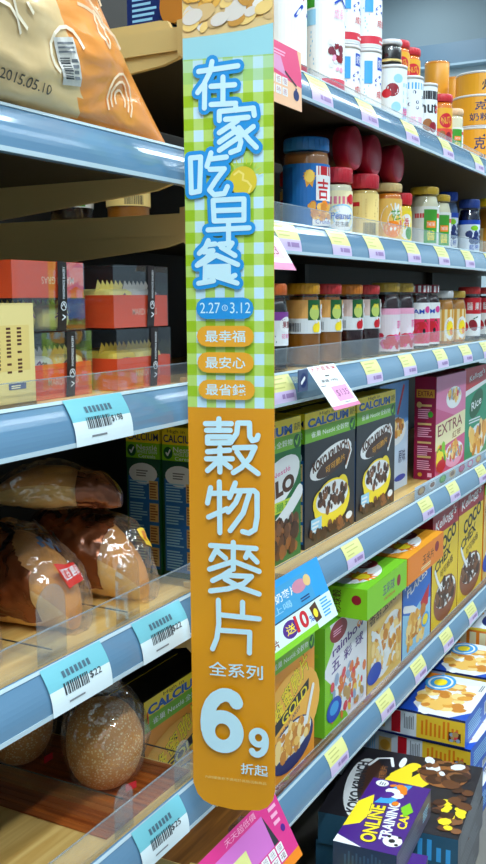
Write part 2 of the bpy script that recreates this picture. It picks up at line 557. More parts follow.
# ------------------------------------------------------------------ cartons
def carton(label, cat, x, y, z, w, d, h, body, front=None, side=None, top=None, bottom=None, group=None, rz=0.0, lie=False, name='cereal_box', flapm=None):
    """front faces -Y at y=0, x centred; lie=True turns the front up (its head towards the shelf)"""
    m = MB()
    m.box(-w / 2, w / 2, 0, d, 0, h, body, .0012)
    if front: front(flat(m, w, h, (-w / 2, 0, 0), (1, 0, 0), (0, 0, 1)))
    if side: side(flat(m, d, h, (-w / 2, d, 0), (0, -1, 0), (0, 0, 1)))
    if top: top(flat(m, w, d, (-w / 2, 0, h), (1, 0, 0), (0, 1, 0)))
    if bottom: bottom(flat(m, w, d, (-w / 2, d, 0), (1, 0, 0), (0, -1, 0)))
    o = m.build(name, None, (x, y, z), (-pi / 2, 0, rz) if lie else (0, 0, rz))
    tag(o, label, cat, group)
    if top: return o
    f = MB(); f.box(-w / 2 + .003, w / 2 - .003, .004, d * .62, h + .0002, h + .0008, flapm or body)
    f.box(-w * .16, w * .16, d * .62, d * .74, h + .0002, h + .0008, flapm or body); f.build('top_flap', o)
    return o

def hdr(p, c=BLUE, top=.0, band=mat((120, 182, 44), .4), word='全穀物'):
    """yellow calcium heading with a green stripe below"""
    p.rect(0, .885, 1, 1, GOLDEN if top else YEL); p.text('High in', .42, .972, .30, .032, BRN)
    p.text('CALCIUM', .45, .922, .80, .066, mat((20, 92, 180), .4), bold=.08); p.text('高鈣', .93, .93, .10, .055, INK)
    p.rect(0, .78, 1, .885, band); p.text('雀巢 Nestlé', .34, .832, .46, .045, WHITE, bold=.01); p.text(word, .72, .832, .26, .045, WHITE)
    p.ell(.93, .825, .06, .05, DGRN); p.stroke([(.905, .83), (.925, .805), (.955, .855)], .004, LIME)
def bowl(p, cx, cy, rx, ry, bm, pieces, seed=1, n=34, milk=True, r=.13):
    p.ell(cx, cy, rx, ry, bm, 24)
    if milk: p.ell(cx, cy + ry * .25, rx * .9, ry * .66, WHITE, 24)
    p.blobs(cx - rx * .82, cy - ry * .3, cx + rx * .82, cy + ry * .8, pieces, int(n * 1.5), rx * r, seed, ring=True)
def d_koko(p):
    p.rect(0, 0, 1, 1, mat((40, 38, 44), .35)); hdr(p)
    p.ell(.50, .60, .42, .105, WHITE, 28, .16); p.ell(.54, .565, .34, .066, mat((70, 44, 34), .4), 28, .16)
    p.text('KOKO KRUNCH', .48, .635, .70, .080, BRN, .16, .09)
    p.text('可可脆片', .58, .560, .40, .055, GOLDEN, .16, .03)
    p.stroke([(.84, .70), (.90, .62), (.80, .50)], .010, WHITE); p.stroke([(.84, .69), (.885, .62), (.80, .52)], .005, LBRN)
    p.ell(.30, .30, .16, .10, YEL); p.ell(.72, .36, .12, .09, YEL); bowl(p, .52, .265, .36, .185, YEL, CHOC, 3, 34, r=.10); p.rect(.10, .08, .30, .20, LBLUE); p.bars(.12, .10, .28, .19, WHITE, 3)
    p.blobs(.06, .05, .94, .10, CHOC + [LBRN], 40, .04, 5); p.ell(.86, .10, .07, .03, WHITE)
def nutri(c1, c2):
    def f(p):
        p.rect(0, 0, 1, 1, c1); p.rect(0, .885, 1, 1, YEL); p.text('High in', .4, .97, .5, .028, BRN); p.text('CALCIUM', .5, .925, .92, .05, NAVY, bold=.03)
        p.rect(0, .78, 1, .885, LIME); p.text('Nestlé', .62, .855, .6, .034, WHITE); p.text('WHOLE GRAIN', .62, .825, .6, .022, PAPER); p.text('Cereals', .62, .797, .5, .024, WHITE)
        p.ell(.17, .83, .13, .04, DGRN); p.stroke([(.12, .83), (.16, .815), (.23, .85)], .003, WHITE)
        p.rect(.06, .04, .96, .66, c2); p.ell(.5, .68, .42, .07, PAPER); p.bars(.3, .66, .7, .71, GREY, 3)
        for k in range(4):
            p.bars(.1, .06 + k * .15, .62, .06 + k * .15 + .13, LBLUE, 7, k); p.l -= 1
            p.rect(.68, .06 + k * .15, .94, .06 + k * .15 + .125, TAN); p.bars(.70, .07 + k * .15, .92, .06 + k * .15 + .12, LBRN, 6, k)
    return f
NUT = nutri(mat((30, 80, 60), .4), mat((40, 110, 190), .4))
NUTK = nutri(mat((30, 40, 60), .4), mat((30, 90, 150), .4))
def d_milo(p):
    p.rect(0, 0, 1, 1, mat((20, 110, 50), .4)); hdr(p)
    p.ell(.55, .55, .44, .16, WHITE, 26, .3); p.text('MILO', .60, .53, .56, .12, BRN, .1, .10); p.text('Nestlé', .66, .64, .3, .035, PINK, .1)
    p.rect(.40, .36, .9, .44, mat((200, 220, 60), .4)); p.text('能量球', .64, .40, .44, .06, GRN, .0, .03); p.stroke([(.5, .24), (.75, .34), (.97, .46)], .028, WHITE)
    p.blobs(.07, .06, .93, .30, CHOC + [LBRN], 150, .05, 8)
def d_gold(p):
    p.rect(0, 0, 1, 1, mat((238, 152, 40), .4)); hdr(p)
    p.ell(.5, .42, .62, .30, mat((246, 180, 70), .4), 24)
    p.text('蜂蜜脆片', .48, .60, .80, .17, INK, .45, .06); p.text('蜂蜜脆片', .48, .602, .78, .16, YEL, .45, .03)
    p.poly([(.14, .36), (.86, .50), (.86, .58), (.14, .44)], INK); p.text('GOLD', .55, .47, .55, .075, YEL, .24, .03)
    p.text('CORN FLAKES', .42, .375, .5, .03, NAVY, .3)
    bowl(p, .5, .20, .46, .17, NAVY, FLAKES, 4, 46); p.stroke([(.95, .5), (.85, .36), (.8, .28)], .012, WHITE)
def d_rainbow(p):
    p.rect(0, 0, 1, 1, mat((232, 230, 236), .4)); p.poly([(0, 0), (.55, 0), (.2, .4), (0, .55)], LIME); p.poly([(0, .62), (.2, .8), (.1, 1), (0, 1)], LIME)
    p.ell(.30, .90, .20, .10, DRED, 22); p.bars(.18, .87, .42, .935, LPINK, 3)
    p.text('rainbow', .54, .775, .76, .085, PURP, .12, .03); p.text('o', .80, .815, .12, .06, ORG, .12, .04)
    p.text('五', .24, .60, .2, .105, PURP, .12, .03); p.text('彩', .52, .63, .2, .105, PURP, .12, .03); p.text('球', .80, .66, .2, .105, PURP, .12, .03)
    p.ell(.58, .30, .40, .22, PAPER, 24); p.blobs(.15, .08, .93, .48, COLOURS + [WHITE], 70, .05, 6); p.ell(.20, .20, .17, .11, BLUE, 20); p.ell(.2, .21, .10, .06, SKY)
def d_corn(p):
    p.rect(0, 0, 1, 1, mat((234, 196, 110), .4)); p.rect(0, .90, 1, 1, LIME); p.poly([(0, .62), (1, .74), (1, .92), (0, .80)], TAN)
    p.text('香甜玉米片', .48, .77, .90, .11, BRN, .12, .04); p.ell(.55, .36, .45, .26, WHITE, 24, .4); p.blobs(.1, .12, .93, .58, FLAKES + [WHITE], 90, .06, 7)
    p.ell(.18, .17, .2, .10, BLUE, 20); p.stroke([(.1, .6), (.3, .5), (.4, .3)], .012, WHITE)
def d_frost(p):
    p.rect(0, 0, 1, 1, mat((40, 110, 205), .4)); p.text('FROSTED', .48, .86, .86, .10, WHITE, .15, .03); p.text('FLAKES', .50, .74, .72, .09, WHITE, .15, .03)
    p.poly([(0, 0), (1, 0), (1, .45), (.6, .5), (.3, .42), (0, .5)], LBLUE); p.stroke([(.05, .55), (.35, .48), (.6, .36)], .018, WHITE)
    p.poly([(.62, .48), (.95, .62), (.90, .40), (.70, .36)], RED); p.blobs(.15, .10, .85, .40, FLAKES, 50, .075, 9); p.ell(.80, .24, .14, .085, SKY, 20); p.ell(.80, .24, .10, .06, YEL)
def d_choco(p):
    p.rect(0, 0, 1, 1, mat((236, 200, 40), .4)); p.rect(0, .80, 1, 1, mat((170, 36, 50), .4)); p.text("Kellogg's", .5, .89, .80, .11, WHITE, .1, .02, .2)
    p.text('COCO', .55, .71, .72, .12, INK, .2, .06); p.text('CHEX', .40, .56, .60, .09, INK, .2, .05); p.text('可可格格', .55, .47, .5, .07, BRN, .2, .02)
    bowl(p, .52, .20, .44, .19, mat((150, 90, 60), .4), CHOC, 11, 44); p.stroke([(.1, .5), (.2, .4), (.35, .3)], .012, WHITE)
def d_extra(p):
    p.rect(0, 0, 1, 1, mat((206, 80, 130), .35)); p.poly([(0, 1), (0, .70), (1, .50), (1, 1)], mat((222, 120, 165), .35))
    p.poly([(0, .54), (1, .60), (1, .36), (0, .28)], CREAM); p.text('EXTRA', .48, .49, .82, .11, DRED, .06, .01); p.text('紅莓', .70, .385, .3, .07, LBRN, .06, .02)
    bowl(p, .58, .76, .26, .11, WHITE, COLOURS + FLAKES, 12, 26); bowl(p, .62, .18, .33, .13, LPINK, COLOURS + FLAKES, 13, 30)
    p.blobs(.10, .12, .28, .30, [RED, LIME, YEL, GRN], 18, .09, 14); p.ell(.18, .12, .15, .06, RED)
def s_extra(p):
    p.rect(0, 0, 1, 1, mat((150, 20, 66), .4)); p.rect(.08, .80, .92, .88, GOLDEN); p.text('EXTRA', .5, .84, .7, .05, DRED, 0, .02)
    for k, v in enumerate((.60, .42, .24, .10)):
        p.bars(.16, v, .86, v + .10, LPINK, 5, k)
        p.rect(.16, v + .115, .80, v + .135, TAN)
    p.ell(.22, .73, .12, .03, TAN); p.ell(.75, .64, .12, .03, GRN); p.ell(.30, .05, .10, .02, GOLDEN); p.rect(.66, .03, .86, .07, LPINK)
def d_special(p):
    p.rect(0, 0, 1, 1, mat((40, 150, 110), .4)); p.poly([(0, 1), (0, .76), (1, .84), (1, 1)], RED); p.text("Kellogg's", .52, .90, .66, .08, WHITE, .1, .02, .2)
    p.poly([(0, .76), (1, .84), (1, .80), (0, .70)], WHITE); p.ell(.5, .60, .30, .13, DGRN, 22, .3); p.text('Rice', .5, .60, .42, .09, WHITE, .15, .02)
    p.bars(.2, .40, .85, .46, PAPER, 2); p.ell(.6, .20, .36, .17, PAPER, 22); p.blobs(.25, .09, .93, .35, FLAKES + [LBRN], 34, .08, 16)
def d_pale(p):
    p.rect(0, 0, 1, 1, mat((196, 216, 236), .4)); p.poly([(0, 1), (1, 1), (1, .62), (0, .5)], mat((90, 150, 215), .4)); p.stroke([(.62, .72), (.82, .95)], .012, RED)
    bowl(p, .55, .55, .36, .13, WHITE, FLAKES + [LBRN], 17, 30); p.text('原味', .78, .30, .24, .12, NAVY); p.ell(.72, .10, .2, .03, BLUE)
def s_plain(c, c2, n=6):
    def f(p):
        p.rect(0, 0, 1, 1, c); p.bars(.15, .12, .85, .85, c2, n * 2, n)
    return f
KB = mat((36, 34, 40), .35)
D0 = DK['D']
# shelf D: chocolate malt box row, two dark boxes, pale box, pink box, red and green box
for k, lab in enumerate(['green malt cereal box standing just right of the yellow sign', 'second green malt cereal box, behind the one beside the yellow sign', 'third green malt cereal box, deepest of its row behind the sign', ]):
    carton(lab, 'cereal box', 1.484, .05 + k * .075, D0, .248, .070, .262, mat((20, 110, 50), .4), d_milo, NUT, None, None, 'green malt cereal boxes', flapm=YEL)
carton('dark chocolate cereal box standing right beside the green malt box', 'cereal box', 1.752, .05, D0, .252, .066, .262, KB, d_koko, NUTK, None, None, 'dark chocolate cereal boxes', flapm=YEL)
carton('dark chocolate cereal box standing left of the pale blue box', 'cereal box', 2.008, .05, D0, .240, .066, .266, KB, d_koko, NUTK, None, None, 'dark chocolate cereal boxes', flapm=YEL)
carton('second dark chocolate cereal box, hidden behind the first', 'cereal box', 1.752, .12, D0, .252, .066, .262, KB, d_koko, NUTK, None, None, 'dark chocolate cereal boxes', flapm=YEL)
carton('pale blue and white cereal box with a bowl on its front', 'cereal box', 2.242, .092, D0, .208, .06, .270, mat((196, 216, 236), .4), d_pale, s_plain(LBLUE, WHITE))
carton('pink and crimson cereal box reading EXTRA', 'cereal box', 2.553, .040, D0, .262, .058, .272, mat((170, 30, 80), .35), d_extra, s_extra, rz=radians(-1))
carton('red and green cereal box at the right edge beside the pink box', 'cereal box', 2.83, .045, D0, .26, .06, .275, mat((40, 150, 110), .4), d_special, s_plain(DRED, LPINK))
carton('yellow cereal box standing past the red and green box', 'cereal box', 3.12, .045, D0, .26, .06, .26, YEL, d_corn, s_plain(GOLDEN, TAN))
# strip of little pictures along the front of shelf D
m = MB(); m.box(2.16, 2.95, .0085, .010, D0 + .0002, D0 + .030, mat((190, 205, 215), .4))
p = flat(m, .79, .03, (2.16, .0085, D0 + .0002), (1, 0, 0), (0, 0, 1))
for k in range(9):
    p.ell(.06 + k * .11, .5, .038, .36, [LBRN, WHITE, GRN, TAN, RED, PINK, ORG, LBLUE, WHITE][k], 14); p.ell(.06 + k * .11, .5, .024, .22, [TAN, LBRN, LIME, LBRN, PINK, WHITE, YEL, WHITE, RED][k], 12)
tag(m.build('picture_strip'), 'strip of small food pictures along the shelf front below the pink box', 'sticker strip')

E0 = DK['E']
carton('orange gold flakes cereal box standing right of the yellow sign', 'cereal box', 1.512, .022, E0, .198, .066, .270, ORG, d_gold, NUT, None, None, 'orange gold flakes boxes', flapm=INK)
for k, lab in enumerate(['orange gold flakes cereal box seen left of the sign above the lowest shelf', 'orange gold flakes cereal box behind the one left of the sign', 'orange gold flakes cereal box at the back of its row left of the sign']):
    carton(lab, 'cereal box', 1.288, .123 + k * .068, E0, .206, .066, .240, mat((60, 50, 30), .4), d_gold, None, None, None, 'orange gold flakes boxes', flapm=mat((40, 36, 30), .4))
RB = mat((110, 190, 40), .4)
for k in range(2):
    carton(['white and lime cereal box with purple letters under the green box', 'white and lime cereal box, second in depth under the green box'][k], 'cereal box', 1.775, .022 + k * .072, E0, .226, .066, .226, RB, d_rainbow, s_plain(RB, LIME), group='white and lime cereal boxes')
    carton(['yellow corn flakes box right of the white and lime box', 'yellow corn flakes box, second in depth behind the front one'][k], 'cereal box', 2.006, .022 + k * .072, E0, .222, .066, .228, GOLDEN, d_corn, s_plain(GOLDEN, TAN), group='yellow corn flakes boxes')
    carton(['light blue frosted flakes box standing under the orange box', 'light blue frosted flakes box, second in depth under the orange box'][k], 'cereal box', 2.232, .022 + k * .072, E0, .216, .066, .228, mat((40, 110, 205), .4), d_frost, s_plain(BLUE, LBLUE), group='light blue frosted boxes')
carton('yellow chocolate cereal box with a maroon heading, just right of the orange box', 'cereal box', 2.468, .022, E0, .236, .066, .315, mat((140, 30, 44), .4), d_choco, s_plain(DRED, LPINK), group='yellow chocolate cereal boxes')
carton('yellow chocolate cereal box with a maroon heading, nearest the right edge', 'cereal box', 2.722, .022, E0, .262, .066, .325, mat((140, 30, 44), .4), d_choco, s_plain(DRED, LPINK), group='yellow chocolate cereal boxes')
carton('orange cereal box standing past the yellow chocolate boxes', 'cereal box', 3.0, .022, E0, .262, .066, .30, ORG, d_corn, s_plain(ORG, TAN))
# two boxes lying on top of the standing ones
def d_sun(base, seed, word):
    def f(p):
        p.rect(0, 0, 1, 1, base); p.ell(.42, .32, .34, .24, WHITE, 22); p.burst(.34, .24, .15, .09, ORG, 11); p.ell(.34, .24, .08, .10, YEL)
        p.ell(.70, .36, .14, .13, DRED, 20); p.text(word, .70, .36, .18, .07, PAPER, 0, .03)
    return f
def e_green(p):
    p.rect(0, 0, 1, 1, LIME); p.text('彩球穀', .66, .5, .26, .30, BRN, pi / 2, .03); p.ell(.88, .62, .055, .16, DRED); p.bars(.08, .2, .2, .8, LBLUE, 4)
def fr_green(p):
    p.rect(0, 0, 1, 1, LIME); p.text('五彩球', .52, .55, .30, .36, PURP, 0, .02); p.text('rainbow', .55, .25, .28, .14, RED); p.ell(.78, .5, .05, .2, DRED)
def fr_orange(p):
    p.rect(0, 0, 1, 1, ORG); p.text('玉米片', .55, .5, .32, .36, BRN, 0, .02); p.ell(.80, .62, .06, .2, DRED); p.bars(.35, .15, .72, .3, CREAM, 2)
def lying(label, x, y, z, w, d, h, body, top, front, side, rz=0, group=None):
    return carton(label, 'cereal box', x, y, z, w, d, h, body, front, side, top, None, group, rz)
ZB = E0 + .2292
lying('bright green cereal box lying across the tops of the standing boxes', 1.862, -.034, ZB + .0008, .252, .19, .063, mat((120, 195, 40), .4), d_sun(mat((120, 195, 40), .4), 1, 'KING'), fr_green, e_green, radians(1))
lying('orange cereal box lying right of the bright green box', 2.136, -.030, ZB + .0008, .284, .19, .063, mat((240, 150, 30), .4), d_sun(mat((244, 160, 40), .4), 2, 'KING'), fr_orange, s_plain(ORG, TAN), radians(1))

# ------------------------------------------------------------------ pile of lying boxes on the base deck
def d_tiger(p):
    p.rect(0, 0, 1, 1, mat((30, 80, 190), .4)); p.poly([(.35, 1), (1, 1), (1, .35), (.7, .60), (.5, .8)], ORG); p.poly([(.30, .90), (.7, .72), (1, .62), (1, .50), (.6, .62), (.34, .80)], RED)
    p.poly([(0, .35), (.5, .45), (1, .30), (1, 0), (.2, 0), (0, .12)], WHITE); p.poly([(.9, 0), (1, .0), (1, .4), (.75, .35)], PAPER)
    p.stroke([(.02, .30), (.2, .40), (.42, .36)], .022, WHITE); p.stroke([(.05, .16), (.25, .26), (.4, .24)], .02, WHITE); p.stroke([(.1, .62), (.4, .66), (.7, .58)], .03, WHITE)
    p.ell(.5, .26, .36, .17, WHITE, 22); p.blobs(.15, .08, .80, .42, FLAKES, 60, .07, 21)
    p.ell(.78, .36, .21, .115, SKY, 24); p.ell(.78, .36, .17, .095, WHITE, 24); p.ell(.78, .36, .14, .078, SKY, 24); p.ell(.78, .36, .09, .05, YEL)
    p.bars(.72, .03, .95, .06, GREY, 2)
def s_tiger(p):
    # printed sideways along the carton: u across its depth, v along its height (low v is the aisle end)
    p.rect(0, 0, 1, 1, mat((214, 222, 230), .4)); p.rect(0, 0, .94, .36, mat((244, 200, 50), .4)); p.rect(.92, 0, 1, 1, NAVY); p.rect(0, 0, .06, 1, NAVY)
    p.bars(.2, .05, .85, .34, ORG, 9, 2); p.rect(.18, .03, .5, .12, BRN); p.blobs(.2, .04, .48, .11, COLOURS, 8, .1, 3)
    p.rect(.10, .48, .9, .55, RED); p.bars(.3, .38, .85, .46, GREY, 6, 3); p.rect(.2, .60, .75, .70, TAN); p.ell(.47, .65, .2, .04, GOLDEN)
    p.bars(.2, .73, .85, .80, LBLUE, 4, 1); p.ell(.5, .87, .25, .03, LBLUE)
def b_tiger(p):
    p.rect(0, 0, 1, 1, mat((36, 96, 200), .4)); p.bars(.1, .2, .6, .8, LBLUE, 6, 4); p.rect(.7, .2, .92, .7, WHITE); p.barcode(.72, .25, .9, .65, INK, 2)
TB = mat((30, 80, 190), .4)
TG = 'pile of blue frosted flakes boxes'
tl = ['topmost blue frosted flakes box of the pile below the shelves', 'second blue frosted flakes box from the top of the pile', 'third blue frosted flakes box from the top of the pile', 'blue frosted flakes box second from the bottom of the pile']
for k in range(4):
    carton(tl[k], 'cereal box', 2.287 + .004 * (k % 2), -.126 - .018 * (k % 2), .40 - k * .0715, .255, .070, .335, TB, d_tiger, s_tiger, None, b_tiger, TG, radians([0, -2, 1, 0][k]), True, flapm=TB)
def d_red(p):
    d_tiger(p); p.rect(0, .55, 1, 1, mat((150, 50, 50), .4)); p.text('香甜玉米', .45, .75, .7, .12, SKY, 0, .03); p.poly([(.4, 1), (1, 1), (1, .6), (.8, .9)], ORG); p.ell(.8, .62, .2, .06, WHITE)
for k in range(4):
    carton(['maroon and white frosted flakes box on top of the pile behind the blue one', 'second box down under the maroon and white frosted flakes box', 'third box down under the maroon and white frosted flakes box', 'lowest box under the maroon and white frosted flakes box'][k], 'cereal box', 2.562, -.112, .40 - k * .0715, .235, .070, .335, mat((150, 50, 50), .4), d_red, s_tiger, None, b_tiger, 'pile of maroon frosted boxes', 0, True)
def d_oat(p):
    p.rect(0, 0, 1, 1, PAPER); p.rect(0, .8, 1, 1, YEL); p.ell(.4, .15, .3, .1, NAVY); p.ell(.4, .15, .15, .05, WHITE); p.blobs(.1, .3, .9, .7, FLAKES, 30, .09, 5)
def s_oat(p):
    p.rect(0, 0, 1, 1, mat((240, 205, 50), .4)); p.rect(.15, .12, .9, .42, ORG)
    for k in range(3): p.rect(.22, .15 + k * .09, .82, .21 + k * .09, CREAM)
    p.bars(.2, .5, .85, .95, LBRN, 6, 3)
for k in range(4):
    carton(['yellow oat cereal box on top of the pile near the right edge', 'second yellow oat cereal box down in the right edge pile', 'third yellow oat cereal box down in the right edge pile', 'lowest yellow oat cereal box in the right edge pile'][k], 'cereal box', 2.835, -.080, .438 - k * .0805, .24, .079, .32, YEL, d_oat, s_oat, None, s_plain(YEL, ORG), 'pile of yellow oat boxes', 0, True)
def d_kokolie(p):
    p.rect(0, 0, 1, 1, KB); p.ell(.42, .80, .42, .13, WHITE, 28, .15); p.ell(.50, .76, .34, .09, mat((70, 44, 34), .4), 28, .15); p.text('KOKO KRUNCH', .42, .835, .72, .085, INK, .15, .07)
    p.text('可可脆片', .62, .70, .3, .06, LBRN, .15, .02); p.stroke([(.74, .84), (.86, .80), (.90, .70), (.78, .66)], .007, WHITE); p.ell(.86, .60, .08, .025, WHITE)
    p.ell(.60, .58, .17, .08, YEL, 20, -.3); p.stroke([(.12, .62), (.30, .52), (.20, .36)], .05, YEL); p.stroke([(.50, .56), (.66, .60), (.84, .50)], .03, YEL); p.ell(.20, .44, .17, .16, mat((190, 170, 120), .4), 22); p.blobs(.06, .30, .36, .58, CHOC + [TAN, PAPER], 34, .055, 3)
    p.stroke([(.55, .46), (.74, .36), (.78, .20)], .045, YEL)
    p.ell(.80, .26, .20, .19, LBRN, 24); p.blobs(.64, .12, .97, .42, CHOC + [PAPER], 40, .055, 4); p.blobs(.05, .02, .6, .22, CHOC + [YEL], 30, .05, 7)
def s_kokolie(p):
    p.rect(0, 0, 1, 1, mat((40, 84, 110), .4)); p.bars(.2, .05, .85, .7, SKY, 10, 2)
def b_kokolie(p):
    p.rect(0, 0, 1, 1, mat((86, 88, 96), .4)); p.bars(.1, .2, .9, .85, GREY, 5, 3)
for k in range(3):
    carton(['dark chocolate cereal box lying on the pile under the purple box', 'second dark chocolate cereal box down under the purple box', 'lowest dark chocolate cereal box under the purple box'][k], 'cereal box', 1.925 + .003 * k, -.206 + .004 * k, .332 - k * .0715, .32, .070, .292, KB, d_kokolie, s_kokolie, None, b_kokolie, 'dark boxes lying in the pile', radians([6, 4, 5][k]), True)
def d_train(p):
    p.rect(0, 0, 1, 1, mat((70, 30, 125), .35)); p.poly([(.22, 1), (.60, 1), (.74, .82), (.48, .70), (.30, .78)], YEL); p.poly([(0, .55), (.1, 1), (.0, 1)], WHITE)
    p.text('ONLINE', .34, .58, .54, .27, INK, .12, .10); p.text('ONLINE', .34, .585, .52, .24, YEL, .12, .05); p.text('TRAINING', .42, .36, .54, .18, WHITE, .12, .05); p.text('CAMP', .50, .17, .32, .15, YEL, .12, .05)
    p.ell(.16, .16, .075, .15, WHITE, 18); p.ell(.16, .17, .028, .055, BLACK, 6); p.ell(.12, .08, .018, .035, BLACK, 5); p.ell(.21, .24, .018, .035, BLACK, 5); p.ell(.22, .08, .016, .035, BLACK, 5)
    p.poly([(.62, .75), (.95, .55), (.98, .30), (.66, .45)], SKY); p.blobs(.66, .32, .94, .62, [YEL, ORG, WHITE, PURP], 10, .05, 2); p.ell(.93, .80, .05, .11, WHITE); p.bars(.90, .74, .96, .86, GREY, 3); p.poly([(.5, .18), (.62, .3), (.72, .2), (.6, .08)], LIME)
def b_train(p):
    p.rect(0, 0, 1, 1, mat((90, 84, 104), .4)); p.bars(.06, .2, .7, .8, GREY, 6, 3); p.bars(.75, .3, .95, .7, LBLUE, 4)
carton('purple cereal box reading ONLINE TRAINING lying on top of the dark box', 'cereal box', 1.690, -.157, .395, .262, .060, .122, PURP, d_train, s_plain(mat((34, 56, 84), .4), mat((52, 84, 112), .4)), None, b_train, None, radians(4), True)
carton('purple and grey box lying half under the purple training box', 'cereal box', 1.580, -.205, .333, .21, .060, .155, PURP, d_train, s_plain(mat((34, 56, 84), .4), mat((52, 84, 112), .4)), None, b_train, None, radians(10), True)
for k in range(2):
    carton(['yellow cereal box lying at the near end of the pile behind the pink card', 'lower yellow cereal box lying behind the pink card'][k], 'cereal box', 1.50, -.20, .272 - k * .0715, .18, .070, .30, YEL, d_corn, s_plain(YEL, ORG), None, s_plain(YEL, ORG), 'yellow boxes lying behind the pink card', radians(3), True)

# ------------------------------------------------------------------ jars, cans, tins
GLASS = clear((250, 252, 252), .06, .03)
def lid_mesh(m, r, z0, z1, lm, n=32, ribs=True):
    pr = [(r * .96, z0), (r, z0 + .001), (r, z1 - .003), (r * .965, z1 - .0006), (r * .90, z1), (0, z1)]
    m.lathe(pr, lm, n)
    if ribs:
        for i in range(24):
            a = 2 * pi * i / 24
            m.tube([(r * cos(a), r * sin(a), z0 + .002), (r * cos(a), r * sin(a), z1 - .004)], .0007, lm, 4)
def jar(label, x, y, z, r, h, content, lidm, lab, l0, l1, group, lidh=.13, name='jam_jar', cat='jar', labarc=2 * pi, lidr=.93, stripe=None, shoulder=.80):
    t = empty(name, label, cat, (x, y, z), 0, group)
    zs = h * (1 - lidh)
    m = MB(); m.lathe([(0, .001), (r * .92, .0), (r, .004), (r, zs * shoulder), (r * .97, zs * (shoulder + .06)), (r * .86, zs * .965), (r * .84, zs * 1.03), (r * .84, h - .003)], GLASS, 32); m.build('glass_jar', t)
    m = MB(); m.lathe([(0, .003), (r * .93, .004), (r * .95, .007), (r * .95, zs * shoulder), (r * .90, zs * (shoulder + .06)), (r * .8, zs * .96), (0, zs * .96)], content, 28); m.build('contents', t)
    m = MB(); lid_mesh(m, r * lidr, zs, h, lidm)
    if stripe:
        for i in range(14):
            a = 2 * pi * i / 14
            m.lathe([(r * lidr + .0004, zs + .002), (r * lidr + .0004, h - .003)], stripe, 3, cap=False, a0=a, a1=a + pi / 14)
    m.build('lid', t)
    m = MB()
    lz0, lz1 = l0 * h, l1 * h
    p = wrap(m, r + .0004, lz1 - lz0, lz0, labarc)
    lab(p); m.build('paper_label', t)
    return t
def L_fruit(graph, fruit, band, n=36, word='果醬'):
    def f(p):
        p.rect(0, 0, 1, 1, PAPER, n); p.rect(0, .45, 1, 1, band, n); p.bars(.08, .55, .30, .92, LBRN, 4, 2); p.bars(.6, .55, .85, .92, LBRN, 4, 5)
        p.rect(.36, .40, .50, 1, graph, 6); p.ell(.43, .62, .055, .22, mat((190, 210, 110), .4)); p.text('果園', .43, .78, .07, .14, YEL, 0, .02); p.barcode(.12, .06, .30, .32, INK, 3)
        p.ell(.46, .20, .035, .17, fruit); p.ell(.43, .16, .025, .13, fruit); p.ell(.445, .36, .015, .06, WHITE); p.ell(.53, .65, .035, .24, WHITE, 16); p.text(word, .53, .65, .04, .18, RED)
    return f
def L_straw(p):
    p.rect(0, 0, 1, 1, mat((228, 216, 224), .4), 36); p.rect(0, .86, 1, 1, LPINK, 36); p.bars(.14, .48, .46, .8, LPINK, 5, 3); p.text('草莓', .50, .62, .10, .2, PINK, 0, .02)
    p.blobs(.05, .10, .62, .36, [RED, mat((190, 30, 60), .4), PINK], 40, .045, 4)
def L_berry(p):
    p.rect(0, 0, 1, 1, WHITE, 36); p.rect(.06, .05, .60, .62, mat((220, 40, 90), .4), 20); p.ell(.36, .32, .10, .24, RED); p.ell(.24, .28, .06, .2, RED); p.poly([(.38, .5), (.42, .62), (.46, .5)], DGRN); p.ell(.40, .34, .02, .06, BLACK)
    p.text('JAM', .32, .78, .16, .14, BLUE, 0, .03); p.ell(.45, .84, .04, .08, PINK)
def L_check(p):
    p.rect(0, 0, 1, 1, mat((242, 222, 170), .4), 36)
    for i in range(7): p.rect(.05 + i * .08, 0, .09 + i * .08, 1, GOLDEN, 2); p.l -= 1
    p.l += 1
    p.ell(.42, .4, .09, .36, WHITE, 20); p.ell(.42, .4, .06, .24, YEL); p.ell(.44, .3, .03, .12, ORG)
def L_redw(p):
    p.rect(0, 0, 1, 1, WHITE, 36); p.rect(0, .58, 1, 1, RED, 36); p.text('果 醬 果 醬', .36, .78, .40, .2, WHITE, 0, .02); p.ell(.36, .28, .06, .16, DRED, 14, .5); p.ell(.24, .26, .05, .14, RED, 14, .3); p.stroke([(.36, .45), (.42, .5)], .003, DGRN)
def L_purp(p):
    p.rect(0, 0, 1, 1, PAPER, 36); p.rect(0, .75, 1, 1, mat((130, 60, 150), .4), 36); p.ell(.50, .62, .09, .24, WHITE, 20); p.text('果寶', .50, .62, .12, .22, DRED, 0, .03); p.text('花草果', .50, .28, .14, .14, PINK)
    p.bars(.2, .1, .4, .5, GREY, 5, 3)
AMB = mat((150, 92, 22), .3); DKR = mat((46, 10, 16), .25); DKB = mat((26, 14, 14), .25); HON = mat((196, 130, 40), .3)
LY = mat((226, 160, 30), .4); LR = mat((214, 60, 60), .4); LG = mat((196, 160, 60), .35); LS = mat((220, 220, 222), .3)
c0 = DK['C']
JG = 'jam jars in the front row'
jar('dark plum jam jar half hidden beside the yellow sign', 1.482, .05, c0, .031, .150, DKB, mat((226, 110, 40), .4), L_purp, .30, .68, JG)
jar('amber jam jar with a yellow lid, nearest the yellow sign', 1.629, .055, c0, .032, .152, AMB, LY, L_fruit(DGRN, YEL, mat((232, 170, 90), .4)), .40, .80, JG)
jar('amber jam jar with a red lid', 1.733, .055, c0, .032, .152, AMB, LR, L_fruit(DGRN, YEL, mat((232, 170, 90), .4)), .40, .80, JG)
